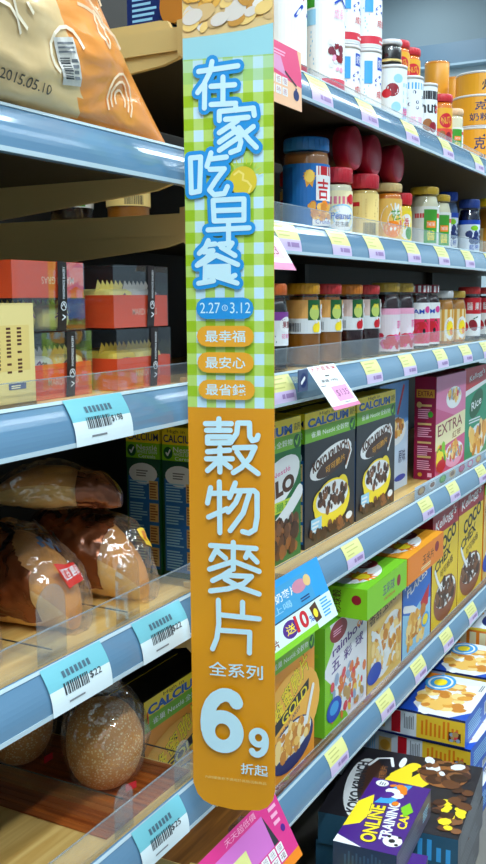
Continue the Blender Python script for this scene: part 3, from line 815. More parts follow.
jar('dark cherry jam jar with an orange lid and a two-cherry label', 1.844, .055, c0, .032, .152, DKR, mat((226, 130, 40), .4), L_fruit(DGRN, RED, mat((228, 200, 190), .4)), .40, .80, JG)
jar('dark cherry jam jar with a pink-red lid', 1.942, .055, c0, .032, .152, DKR, LR, L_fruit(DGRN, RED, mat((228, 200, 190), .4)), .40, .80, JG)
jar('strawberry jam jar with a tall pink label, left of its pair', 2.065, .055, c0, .033, .158, DKR, LG, L_straw, .04, .64, JG)
jar('strawberry jam jar with a tall pink label, right of its pair', 2.163, .055, c0, .033, .158, DKR, LG, L_straw, .04, .64, JG)
jar('berry jam jar with a striped red and white lid, left of its pair', 2.283, .055, c0, .033, .156, DKR, DRED, L_berry, .06, .72, JG, stripe=WHITE)
jar('berry jam jar with a striped red and white lid, right of its pair', 2.365, .055, c0, .033, .156, DKR, DRED, L_berry, .06, .72, JG, stripe=WHITE)
jar('short honey-coloured jar with a checked label, left of its pair', 2.499, .055, c0, .030, .142, HON, LS, L_check, .08, .66, JG)
jar('short honey-coloured jar with a checked label, right of its pair', 2.613, .055, c0, .030, .142, HON, LG, L_check, .08, .66, JG)
jar('red and white labelled jam jar right of the honey-coloured jars', 2.759, .055, c0, .033, .154, DKR, LR, L_redw, .10, .80, JG)
jar('red and white labelled jam jar at the right edge', 2.932, .055, c0, .033, .154, DKR, LR, L_redw, .10, .80, JG)
for i, (x, lab) in enumerate([(1.56, 'dark jam jar in the second row behind the plum jar'), (1.68, 'amber jam jar in the second row behind the amber pair'), (1.79, 'dark jam jar in the second row behind the red-lidded amber jar'), (1.90, 'dark jam jar in the second row behind the cherry pair'), (2.02, 'dark jam jar in the second row left of the strawberry pair')]):
    jar(lab, x, .13, c0, .031, .150, [DKB, AMB, DKR, DKR, DKR][i], [LY, LY, LR, LY, LG][i], L_fruit(DGRN, RED, PAPER), .4, .8, 'jam jars in the second row')

b0 = DK['B']
def L_pb(p):
    p.rect(0, 0, 1, 1, mat((24, 110, 190), .4), 40); p.rect(0, .40, .22, .95, mat((16, 84, 160), .4), 8)
    for k in range(4): p.poly([(.1, .2 + k * .18), (.5, .3 + k * .18), (.5, .33 + k * .18), (.1, .24 + k * .18)], SKY); p.l -= 1
    p.l += 1
    p.burst(.34, .80, .045, .035, GOLDEN, 12); p.ell(.34, .80, .033, .10, mat((250, 210, 90), .4)); p.poly([(.31, .74), (.32, .62), (.34, .68), (.36, .62), (.37, .74)], GOLDEN)
    p.rect(.385, .42, .60, .96, WHITE, 8); p.rect(.40, .82, .54, .96, RED, 4); p.text('吉', .445, .60, .10, .32, RED, 0, .05)
    p.blobs(.32, .14, .52, .36, FLAKES + [GOLDEN, ORG], 22, .03, 3); p.rect(.36, .02, .60, .13, WHITE, 6); p.text('Crunchy', .46, .075, .16, .09, BLUE)
def L_pb2(p):
    p.rect(0, 0, 1, 1, CREAM, 36); p.rect(.1, .68, .6, .86, mat((226, 120, 140), .4), 12); p.ell(.38, .34, .17, .34, LBLUE, 24); p.ell(.38, .34, .155, .30, WHITE, 24); p.text('Peanut', .38, .40, .22, .16, BLUE, 0, .03); p.text('花生醬', .38, .20, .14, .12, BRN); p.ell(.48, .80, .05, .12, RED)
def L_pb3(p):
    p.rect(0, 0, 1, 1, mat((236, 208, 130), .4), 36); p.rect(.1, .70, .28, .80, RED, 6); p.bars(.34, .45, .50, .9, LBRN, 7, 2); p.barcode(.32, .04, .46, .32, INK, 4); p.bars(.12, .2, .28, .6, TAN, 4)
def L_pb4(p):
    p.rect(0, 0, 1, 1, mat((240, 190, 90), .4), 36); p.ell(.40, .5, .15, .40, WHITE, 20); p.ell(.38, .28, .1, .2, ORG); p.text('花生', .42, .62, .12, .26, GRN, .2, .04); p.text('醬', .50, .40, .06, .2, RED, .2, .03)
def L_yg(p):
    p.rect(0, 0, 1, 1, YEL, 36); p.ell(.4, .5, .11, .4, WHITE); p.text('香', .4, .62, .08, .3, RED, 0, .03); p.ell(.44, .3, .06, .2, GRN)
def L_white(p):
    p.rect(0, 0, 1, 1, mat((228, 230, 226), .4), 36); p.rect(.20, .70, .54, .82, mat((210, 60, 60), .4), 10); p.rect(.30, .04, .46, .92, GRN, 6); p.rect(.33, .44, .44, .62, ORG, 4); p.text('TARTAR', .38, .53, .09, .1, WHITE); p.text('醬', .38, .24, .09, .26, YEL, 0, .02)
def L_blue(p):
    p.rect(0, 0, 1, 1, mat((214, 226, 240), .4), 36); p.rect(0, .86, 1, 1, BLUE, 36); p.blobs(.26, .25, .50, .65, [NAVY, mat((40, 60, 120), .4)], 20, .04, 5); p.text('藍莓', .38, .12, .16, .18, BLUE, 0, .03); p.ell(.38, .74, .06, .08, LIME)
PBC = mat((170, 110, 56), .5); CRE = mat((230, 222, 190), .5)
BG = 'jars on the peanut butter shelf'
jar('big peanut butter jar with a blue lid and blue label', 1.673, .07, b0, .043, .172, PBC, mat((30, 110, 180), .4), L_pb, .06, .72, BG, .14, 'peanut_butter_jar', lidr=.98, shoulder=.92)
jar('cream peanut jar with a red lid beside the blue-lidded jar', 1.779, .055, b0, .032, .130, CRE, mat((200, 40, 56), .4), L_pb2, .05, .66, BG, .22, 'peanut_butter_jar', lidr=1.0, shoulder=.9)
jar('tan peanut jar with a red lid and a barcode', 1.921, .055, b0, .033, .133, mat((214, 180, 100), .5), mat((200, 40, 56), .4), L_pb3, .05, .70, BG, .22, 'peanut_butter_jar', lidr=1.0, shoulder=.9)
jar('orange peanut jar with a pale lid', 2.077, .06, b0, .034, .130, ORG, mat((220, 190, 130), .4), L_pb4, .04, .74, BG, .14, 'peanut_butter_jar', lidr=1.0, shoulder=.9)
jar('small yellow jar with a red lid between the orange jar and the gold-lidded jar', 2.171, .06, b0, .026, .118, YEL, mat((210, 40, 50), .4), L_yg, .05, .66, BG, .22, 'sauce_jar', lidr=1.0, shoulder=.9)
jar('wide white sauce jar with a gold lid and a green label square', 2.346, .06, b0, .036, .148, CRE, mat((206, 170, 50), .35), L_white, .06, .68, BG, .12, 'sauce_jar', lidr=.96)
jar('white sauce jar with a gold lid, behind the wide one', 2.46, .06, b0, .033, .140, CRE, mat((206, 170, 50), .35), L_white, .06, .68, BG, .12, 'sauce_jar', lidr=.9)
jar('slim blue-capped jar behind the blueberry jar', 2.640, .09, b0, .030, .165, mat((70, 100, 150), .3), BLUE, L_blue, .1, .66, BG, .14)
jar('dark blueberry jam jar with a blue lid', 2.719, .05, b0, .030, .150, mat((24, 26, 54), .25), mat((40, 70, 150), .4), L_blue, .05, .62, BG, .16)
jar('amber syrup jar at the right edge of the peanut butter shelf', 3.03, .07, b0, .040, .18, HON, YEL, L_check, .1, .5, BG)
# second row that carries the jars lying on top
for i, (x, lab) in enumerate([(1.80, 'red-lidded peanut jar in the second row behind the cream one'), (1.90, 'red-lidded peanut jar in the second row behind the tan one'), (2.01, 'red-lidded peanut jar in the second row left of the orange jar'), (2.12, 'red-lidded peanut jar in the second row behind the orange jar')]):
    jar(lab, x, .150, b0, .033, .1325, CRE, mat((200, 40, 56), .4), L_pb3, .05, .70, 'peanut jars in the second row', .22, 'peanut_butter_jar', lidr=1.0, shoulder=.9)
def lying_jar(label, x, z, r):
    t = empty('peanut_butter_jar', label, 'jar', (x, 0, z), 0, 'jars lying on the row of peanut butter')
    m = MB(); m.lathe([(r * .7, .060), (r * .95, .075), (r * .95, .185), (r * .85, .192), (0, .192)], mat((70, 36, 28), .35), 28, axis='y'); m.build('jar_body', t)
    m = MB(); m.lathe([(0, .040), (r * .90, .040), (r * .97, .0415), (r, .045), (r, .072), (r * .9, .073)], mat((176, 26, 52), .4), 36, axis='y')
    m.lathe([(r * .82, .0398), (r * .84, .0392), (r * .86, .0398)], mat((190, 40, 64), .4), 36, axis='y', cap=False); m.build('lid', t)
lying_jar('jar lying on its side with a big red lid, nearest the blue-lidded jar', 1.842, b0 + .1335 + .0435, .043)
lying_jar('jar lying on its side with a big red lid, middle of three', 1.953, b0 + .1335 + .0425, .042)
lying_jar('jar lying on its side with a big red lid, above the orange jar', 2.098, b0 + .1335 + .042, .041)

a0_ = DK['A']
def can(label, x, y, z, r, h, body, des, group, lidm=LS, name='milk_can', cat='can', rim=True, clearlid=False):
    t = empty(name, label, cat, (x, y, z), 0, group)
    m = MB(); m.lathe([(0, 0), (r * .96, 0), (r, .003), (r, h - .004), (r * .97, h - .0015), (0, h - .0015)], body, 36); m.build('can_body', t)
    if des:
        m = MB(); p = wrap(m, r + .0003, h - .012, .006); des(p); m.build('paper_label', t)
    m = MB(); lr = r + .0012
    m.lathe([(r * .9, h - .0012), (lr, h - .0075), (lr, h - .001), (lr * .97, h), (lr * .94, h), (lr * .93, h - .0010), (0, h - .0010)], lidm, 36); m.build('lid', t)
    if rim:
        m = MB(); m.lathe([(r + .0002, .0), (r + .0014, .0015), (r + .0002, .0035)], LS, 36, cap=False); m.build('rim', t)
    return t
def L_milk(p):
    p.rect(0, 0, 1, 1, WHITE, 40); p.rect(0, .02, 1, .14, mat((214, 50, 70), .4), 40); p.rect(.44, .72, .56, .92, BLUE, 5); p.text('奶粉', .50, .82, .10, .14, WHITE, 0, .02)
    p.stroke([(.42, .55), (.48, .62), (.56, .58)], .005, BLUE); p.stroke([(.42, .48), (.50, .52), (.56, .46)], .004, BLUE); p.text('成長', .50, .34, .14, .12, RED, 0, .01); p.bars(.15, .2, .35, .6, LBLUE, 8, 3)
    p.rect(.30, .5, .38, .85, SKY, 4); p.bars(.46, .05, .58, .11, WHITE, 1)
def L_milkbig(p):
    p.rect(0, 0, 1, 1, WHITE, 40); p.rect(.30, .03, .62, .09, mat((220, 80, 100), .4), 16); p.rect(.14, .50, .24, .64, GRN, 5); p.ell(.19, .58, .03, .03, LIME); p.rect(.13, .40, .25, .49, LBLUE, 5); p.bars(.12, .12, .24, .38, LBLUE, 10, 2)
    p.blobs(.36, .14, .47, .32, [DRED, mat((120, 40, 60), .4), LPINK, PAPER], 26, .025, 3); p.rect(.38, .66, .52, .78, BLUE, 6); p.text('奶粉', .45, .72, .11, .09, WHITE, 0, .02); p.stroke([(.40, .56), (.46, .60), (.52, .57)], .006, BLUE); p.stroke([(.40, .52), (.46, .55), (.52, .51)], .004, BLUE)
    p.text('成長', .44, .46, .10, .06, LPINK, 0, .01); p.text('奶粉', .30, .90, .12, .06, ORG, .3, .02)
def L_milkl(p):
    p.rect(0, 0, 1, 1, WHITE, 40); p.text('兒童', .44, .78, .16, .06, ORG, .3, .03); p.poly([(.38, .70), (.54, .72), (.52, .58), (.42, .58)], NAVY); p.rect(.42, .60, .5, .64, SKY); p.poly([(.42, .55), (.52, .54), (.48, .45)], RED); p.stroke([(.40, .36), (.46, .42), (.54, .38)], .006, BLUE); p.rect(.3, .02, .6, .09, RED, 12)
def L_cup(w, col, fr):
    def f(p):
        p.rect(0, 0, 1, 1, PAPER, 40)
        if fr == 'blob':
            p.ell(.32, .60, .07, .12, DRED, 16); p.ell(.26, .54, .05, .08, RED); p.ell(.38, .80, .05, .08, LBLUE); p.ell(.36, .3, .05, .09, LBLUE); p.bars(.44, .1, .54, .8, LBLUE, 5, 2); p.text(w, .48, .2, .10, .16, col)
        elif fr == 'swirl':
            p.rect(.2, .80, .55, .92, SKY, 8); p.stroke([(.28, .66), (.36, .74), (.48, .66), (.40, .56), (.30, .52), (.40, .46), (.5, .52)], .008, NAVY); p.text(w, .40, .22, .20, .16, col)
        else:
            p.rect(.10, .74, .60, .90, INK, 14); p.text(w, .36, .58, .26, .2, col, 0, .04); p.text('s', .48, .56, .05, .14, RED, 0, .04); p.ell(.34, .26, .07, .12, LBRN); p.ell(.42, .22, .06, .1, DRED)
    return f
AG = 'white milk powder cans'
can('tall white milk powder can with orange lettering, beside the yellow sign', 1.582, .07, a0_, .038, .30, WHITE, L_milkl, AG)
can('tall white milk powder can with a green square and a berry picture', 1.730, .06, a0_, .038, .32, WHITE, L_milkbig, AG)
can('white milk can with red base band, lower of the stack behind the tall can', 1.884, .085, a0_, .033, .132, WHITE, L_milk, AG)
can('white milk can with red base band, upper of the stack behind the tall can', 1.884, .085, a0_ + .1325, .033, .132, WHITE, L_milk, AG)
can('white milk can, lower of the second stack from the tall cans', 1.967, .07, a0_, .033, .140, WHITE, L_milk, AG)
can('white milk can, upper of the second stack from the tall cans', 1.967, .07, a0_ + .1405, .033, .140, WHITE, L_milk, AG)
CG = 'small tins beyond the milk cans'
can('white tin with a cherry picture right of the milk can stacks', 2.083, .055, a0_, .034, .130, PAPER, L_cup('果', PINK, 'blob'), CG, name='white_tin')
can('white tin with a dark blue swirl', 2.209, .055, a0_, .030, .132, PAPER, L_cup('燕麥', LPINK, 'swirl'), CG, name='white_tin')
can('white tin lettered nuts', 2.308, .05, a0_, .028, .134, PAPER, L_cup('nut', INK, 'nut'), CG, name='white_tin')
def L_red(p):
    p.rect(0, 0, 1, 1, mat((230, 170, 40), .4), 36); p.rect(0, 0, 1, .45, mat((220, 70, 50), .4), 36); p.ell(.38, .66, .10, .2, RED); p.text('NUT', .38, .66, .12, .18, GOLDEN, .2, .03); p.ell(.32, .25, .05, .14, LBRN); p.ell(.42, .22, .05, .14, DRED)
# raised rear row stands on upturned carton trays
m = MB(); m.box(2.13, 2.52, .100, .20, a0_ + .0002, a0_ + .140, TAN, .003); tag(m.build('carton_tray'), 'tan carton riser behind the white tins', 'carton')
m = MB(); m.box(2.95, 3.40, .215, .30, a0_ + .0002, a0_ + .250, TAN, .003); tag(m.build('carton_tray'), 'tan carton riser under the amber pots', 'carton')
zr = a0_ + .1405
jar('dark jar with a silver lid stacked on the cherry picture tin', 2.072, .055, a0_ + .1305, .026, .052, DKB, LS, L_pb3, .1, .2, CG, .2, 'nut_jar', lidr=1.0)
jar('red-lidded nut jar on the riser, left of its pair', 2.352, .14, zr, .032, .112, ORG, mat((206, 50, 60), .4), L_red, .06, .74, CG, .16, 'nut_jar', lidr=1.0, shoulder=.92)
jar('red-lidded nut jar on the riser, right of its pair', 2.436, .14, zr, .032, .112, ORG, mat((206, 50, 60), .4), L_red, .06, .74, CG, .16, 'nut_jar', lidr=1.0, shoulder=.92)
jar('small red-lidded jar right of the nuts tin', 2.435, .05, a0_, .028, .132, ORG, mat((206, 50, 60), .4), L_red, .06, .74, CG, .14, 'nut_jar', lidr=1.0, shoulder=.92)
jar('pale jar left of the big yellow tins', 2.570, .06, a0_, .028, .120, CRE, mat((226, 190, 150), .4), L_white, .1, .6, CG, .14, 'nut_jar', lidr=1.0, shoulder=.92)
AMC = mat((226, 156, 50), .35)
can('large amber pot on the riser behind the red-lidded jars', 3.06, .258, a0_ + .2505, .038, .11, AMC, None, CG, clear((255, 240, 220), .1), 'amber_pot', 'pot', False)
can('small amber pot on the riser left of the yellow tins', 3.25, .258, a0_ + .2505, .033, .10, AMC, None, CG, clear((255, 240, 220), .1), 'amber_pot', 'pot', False)
def L_tin(k):
    def f(p):
        p.rect(0, 0, 1, 1, mat((236, 164, 36), .35), 44)
        if k == 2: p.text('煉奶油', .42, .42, .26, .5, INK, 0, .03); p.bars(.36, .75, .46, .88, NAVY, 1)
        else:
            p.text('克寧', .34, .66, .14, .3, NAVY, 0, .04); p.stroke([(.28, .55), (.33, .84), (.40, .78)], .006, NAVY); p.text('奶粉', .30, .26, .12, .28, NAVY, 0, .03); p.bars(.42, .55, .52, .8, NAVY, 2)
    return f
TINM = mat((236, 164, 36), .35)
for k, (zz, hh, lab) in enumerate([(a0_, .135, 'big yellow tin at the right edge, lowest of its stack'), (a0_ + .1355, .093, 'big yellow tin at the right edge, middle of its stack'), (a0_ + .2290, .074, 'big yellow tin at the right edge, topmost of its stack')]):
    can(lab, 3.01 + .035 * (k == 2), .11, zz, .079, hh, TINM, L_tin(k), 'stack of big yellow tins', name='yellow_tin', cat='tin')

# ------------------------------------------------------------------ price tags on the right-hand strips
TY = mat((226, 224, 142), .3, coat=.3); TP = mat((206, 186, 222), .3, coat=.3)
def strip_patch(m, x0, x1, t0, t1, material, off, n=6):
    vs = []; fs = []
    for i in range(n + 1):
        y, z = lip(t0 + (t1 - t0) * i / n, off)
        vs += [(x0, y, z), (x1, y, z)]
    for i in range(n): fs.append((2 * i, 2 * i + 1, 2 * i + 3, 2 * i + 2))
    m.add(vs, fs, material)
ordn = ['first', 'second', 'third', 'fourth', 'fifth', 'sixth', 'seventh', 'eighth', 'ninth']
def price_tag(label, x, zt, w, seed, group):
    t = MB()
    strip_patch(t, -w / 2, w / 2, .07, .55, TY, .0009); strip_patch(t, -w / 2, w / 2, .55, .90, TP, .0009)
    rnd = random.Random(seed)
    for k in range(3):
        strip_patch(t, -w * .36, -w * .36 + w * (.3 + .4 * rnd.random()), .16 + k * .13, .20 + k * .13, mat((190, 188, 110), .5), .0012, 2)
    strip_patch(t, -w * .1, w * .02, .64, .78, mat((150, 120, 170), .5), .0012, 2); strip_patch(t, w * .06, w * .40, .64, .78, mat((150, 120, 170), .5), .0012, 2)
    o = t.build('price_tag', None, (x, 0, zt)); tag(o, label, 'price tag', group)
for key, nm, xs in (('A', 'top right shelf edge', [1.546, 1.768, 2.02, 2.28, 2.56, 2.86]), ('B', 'peanut butter shelf edge', [1.418, 1.637, 1.814, 2.044, 2.265, 2.492, 2.72]), ('C', 'jam shelf edge', [1.399, 1.811, 2.03, 2.274, 2.494, 2.70, 2.90]), ('D', 'dark cereal shelf edge', [1.719, 2.182, 2.408, 2.687, 2.95]), ('E', 'lowest right shelf edge', [1.645, 1.92, 2.149, 2.379, 2.62])):
    for i, x in enumerate(xs):
        price_tag('yellow and lilac price tag on the %s, %s from the yellow sign' % (nm, ordn[i]), x, ZT[key], .088, hash((key, i)) % 1000 if False else ord(key) * 10 + i, 'yellow and lilac price tags')
# the white and cyan tags of the left-hand strips
def white_tag(label, x0, x1, zt, price, seed, hang=1.0):
    m = MB(); w = x1 - x0
    strip_patch(m, -w / 2, w / 2, .02, .48, mat((112, 184, 196), .4), .0024); strip_patch(m, -w / 2, w / 2, .48, hang, mat((214, 228, 232), .4), .0024)
    rnd = random.Random(seed)
    def on(u0, u1, t0, t1, mm): strip_patch(m, -w / 2 + w * u0, -w / 2 + w * u1, t0, t1, mm, .0029, 2)
    for k in range(7): on(.26 + k * .068, .305 + k * .068, .20, .33, mat((70, 100, 116), .5))
    u = .22
    while u < .62:
        d = .008 + .018 * rnd.random(); on(u, u + d, .42, .66, INK); u += d + .008 + .012 * rnd.random()
    on(.26, .52, .80, .84, GREY)
    gv, gf = glyphs(price, .01)
    vs = []
    for a, b in gv:
        y, z = lip(.53 - b * .16, .0030); vs.append((-w / 2 + w * (.74 + a * .2), y, z))
    m.add(vs, gf, INK)
    o = m.build('price_tag', None, ((x0 + x1) / 2, 0, zt)); tag(o, label, 'price tag', 'white and cyan price tags')
white_tag('white and cyan price tag reading $198 below the orange pastry boxes', .856, .968, ZT['q'], '$198', 1)
white_tag('white and cyan price tag under the red-labelled bread bag', .800, .912, ZT['r'], '$22', 2)
white_tag('white and cyan price tag nearest the sign on the bread shelf', .979, 1.094, ZT['r'], '$22', 3)
white_tag('white and cyan price tag on the lowest left shelf under the sesame bread', .968, 1.084, ZT['s'], '$25', 4)

# ------------------------------------------------------------------ hanging promotion cards
def card(label, x0, x1, yt, zt_, yb, zb, des, base, name='promotion_card', pts=None, clip=None, back_y=-.0075):
    O = Vector((x0, yb, zb)); V = Vector((0, yt - yb, zt_ - zb)); h = V.length; V.normalize(); U = Vector((1, 0, 0)); N = U.cross(V)
    w = x1 - x0
    m = MB(); P_ = pts or [(0, 0), (1, 0), (1, 1), (0, 1)]
    m.plate([(a * w, b * h) for a, b in P_], base, O, U, V, N, .0006)
    p = flat(m, w, h, O, U, V); des(p)
    o = m.build('promotion_card'); tag(o, label, 'promotion card')
    k = MB(); cx = (x0 + x1) / 2; k.box(*((cx + .005, cx + .045, yt + .0009, -.0195, zb + .006, zt_ - .004) if name == 'stand' else (cx - .02, cx + .02, yt + .0007, back_y, zt_ - .014, zt_ - .004)), clear((235, 240, 245), .15)); k.build('clip', o)
    return o
PCH = mat((240, 190, 150), .4); HOTP = mat((214, 50, 130), .4)
def c_top(p):
    p.rect(0, 0, 1, 1, PCH); p.poly([(0, .52), (1, .40), (1, .62), (.90, 1), (0, 1)], mat((228, 70, 120), .4)); p.bars(.1, .80, .8, .9, LPINK, 2); p.poly([(0, .60), (.62, .50), (.50, .78), (0, .80)], mat((220, 150, 190), .4))
    for r in range(2):
        for c in range(4): p.rect(.08 + c * .15, .16 + r * .17, .20 + c * .15, .29 + r * .17, WHITE); p.l -= 1; p.text('超值特惠天天低價'[c + r * 4], .14 + c * .15, .225 + r * .17, .09, .10, RED, 0, .02); p.l -= 1
    p.l += 2; p.ell(.86, .24, .07, .09, NAVY); p.rect(.84, .30, .88, .36, NAVY); p.stroke([(.60, .56), (.86, .40)], .003, INK)
card('pink and peach promotion card clipped on the top right shelf edge', 1.285, 1.432, -.031, 1.782, -.033, 1.692, c_top, PCH)
def c_small(p):
    p.rect(0, 0, 1, 1, WHITE); p.rect(0, 0, 1, .16, mat((222, 120, 160), .4)); p.rect(.3, .26, .86, .62, mat((226, 170, 205), .4)); p.text('123', .58, .44, .34, .2, DRED); p.poly([(.62, 1), (1, 1), (1, .74)], DGRN); p.bars(.1, .7, .5, .9, GREY, 2)
card('small white and pink card hanging from the peanut butter shelf beside the sign', 1.215, 1.330, -.031, 1.508, -.072, 1.442, c_small, WHITE)
def c_price(p):
    p.rect(0, 0, 1, 1, WHITE); p.rect(.06, .86, .98, 1, PAPER)
    for k, ch in enumerate('天天超低價'): p.text(ch, .14 + k * .18, .93, .13, .10, RED, 0, .03)
    p.rect(0, .0, 1, .08, mat((222, 120, 160), .4)); p.rect(.36, .16, .92, .50, mat((224, 150, 200), .4)); p.text('$135', .64, .33, .44, .16, mat((120, 50, 90), .4)); p.bars(.4, .74, .62, .79, INK, 1); p.text('果醬 190g', .46, .64, .60, .08, INK); p.bars(.05, .53, .3, .57, GREY, 1); p.bars(.5, .11, .8, .14, GREY, 1)
card('white price card with a pink box hanging from the jam shelf', 1.457, 1.572, -.031, 1.286, -.082, 1.216, c_price, WHITE)
m = MB(); m.box(1.42, 1.456, -.034, -.0315, 1.248, 1.284, mat((70, 84, 120), .4), .001); pp = flat(m, .036, .036, (1.42, -.034, 1.248), (1, 0, 0), (0, 0, 1)); pp.stroke([(.3, .35), (.5, .6), (.75, .5)], .006, LBLUE); pp.ell(.5, .5, .35, .35, NAVY); pp.stroke([(.3, .4), (.6, .6)], .006, WHITE)
o = m.build('badge'); tag(o, 'small blue badge left of the white price card on the jam shelf edge', 'badge'); k = MB(); k.box(1.43, 1.446, -.0313, -.004, 1.262, 1.272, clear((235, 240, 245), .15)); k.build('clip', o)
def c_blue(p):
    p.rect(0, 0, 1, 1, mat((40, 150, 220), .4)); p.rect(0, .44, .80, .90, mat((60, 150, 200), .4)); p.text('牛奶麥片', .40, .74, .40, .14, WHITE, 0, .02); p.text('早上喝', .30, .58, .36, .11, LBLUE, 0, .02); p.ell(.64, .74, .10, .10, mat((200, 130, 150), .4)); p.ell(.76, .76, .05, .09, TAN); p.bars(.6, .5, .78, .58, NAVY, 2)
    p.poly([(0, .44), (.86, .44), (.86, .425), (0, .425)], INK); p.rect(0, .0, 1, .42, mat((214, 236, 226), .4)); p.rect(0, 0, .7, .09, LIME)
    p.ell(.36, .25, .10, .13, PURP); p.text('送', .36, .25, .12, .14, YEL, 0, .03); p.text('10', .52, .26, .18, .26, RED, 0, .06); p.text('%', .65, .20, .06, .10, BLUE, 0, .02); p.poly([(.66, .36), (.76, .40), (.78, .12), (.69, .10)], BRN); p.ell(.72, .24, .03, .07, YEL)
    p.bars(.82, .1, .97, .4, SKY, 6, 2); p.text('脆片', .10, .18, .16, .12, DRED, 0, .02); p.ell(.08, .30, .05, .06, RED)
card('blue and white promotion card hanging over the orange gold flakes box', 1.235, 1.500, -.031, .952, -.072, .853, c_blue, SKY)
def c_pink(p):
    p.rect(0, 0, 1, 1, HOTP); p.rect(.05, .40, .78, .84, mat((206, 110, 190), .4)); p.rect(.30, .40, .52, .66, TY); p.poly([(.78, .84), (.78, .40), (.84, .40)], INK); p.text('天天超低價', .55, .92, .36, .09, LPINK)
    p.rect(0, 0, 1, .14, ORG)
    for r in range(2):
        for c in range(5): p.rect(.42 + c * .09, .16 + r * .12, .495 + c * .09, .265 + r * .12, WHITE); p.l -= 1; p.text('買就送好禮天天超低價'[c + r * 5], .4575 + c * .09, .2125 + r * .12, .055, .08, DRED, 0, .02); p.l -= 1
    p.l += 2; p.ell(.93, .5, .025, .05, PURP); p.bars(.86, .6, .97, .9, LPINK, 3)
card('hot pink promotion card hanging from the lowest right shelf', 1.06, 1.328, -.031, .600, -.085, .500, c_pink, HOTP, 'stand')

# ------------------------------------------------------------------ the tall yellow sign
SW = .1175
sg = empty('hanging_sign', 'tall yellow and green breakfast sign hanging out from the shelves', 'sign', (1.082, -.03, 0))
SU = Vector((.24155, -.97039, 0)).normalized(); SV = Vector((0, 0, 1)); SN = SU.cross(SV)
if SN.x > 0: SN = -SN
m = MB()
ORGS = mat((220, 144, 2), .38); AQUA = mat((150, 206, 216), .4); SBLUE = mat((20, 140, 210), .4); SWH = mat((196, 228, 238), .4)
out = [(.0, .728), (.006, .712), (.014, .703), (.026, .6975), (.06, .694), (.095, .6975), (.107, .704), (.1145, .715), (SW, .730), (SW, 1.86), (0, 1.86)]
m.plate(out, ORGS, Vector((0, 0, 0)), SU, SV, SN, .0022)
p = Pr(m, 1.0, 1.0, lambda x, y, l: SU * x + SV * y + SN * l)
ZB_ = 1.258
G0 = mat((192, 224, 238), .4); G1 = mat((180, 210, 104), .4); G2 = mat((152, 188, 14), .4)
H0 = mat((186, 220, 226), .4); H1 = mat((172, 210, 160), .4); H2 = mat((158, 200, 110), .4)
cw = SW / 9; rh = .0142
r = 0; z = ZB_
while z < 1.700:
    z1 = min(z + rh, 1.700)
    fade = z > 1.660
    for c in range(9):
        g = (c % 2 == 0) + (r % 2 == 1)
        p.rect(c * cw, z, (c + 1) * cw, z1, ([H0, H1, H2] if fade else [G0, G1, G2])[g]); p.l -= 1
    r += 1; z = z1
p.l += 1
p.poly([(0, 1.700), (SW, 1.700), (SW, 1.7366), (.08, 1.7305), (.04, 1.7275), (0, 1.7259)], AQUA)
p.poly([(0, 1.7259), (.04, 1.7275), (.08, 1.7305), (SW, 1.7366), (SW, 1.86), (0, 1.86)], mat((222, 190, 130), .4))
FOOD = [mat((226, 170, 70), .4), mat((214, 206, 196), .4), mat((236, 200, 120), .4), mat((196, 140, 56), .4), mat((228, 222, 214), .4), mat((210, 176, 120), .4)]
rnd = random.Random(5)
for i in range(110):
    x = .004 + .109 * rnd.random(); z = 1.733 + .075 * rnd.random()
    ra = .006 + .010 * rnd.random()
    x = min(max(x, ra), SW - ra)
    if z - ra * .7 < 1.728 + .085 * x: continue
    p.ell(x, z, ra, ra * .62, FOOD[i % 6], 12, rnd.random() * 3 if ra < .009 else .4); p.l -= .6
p.l += 1
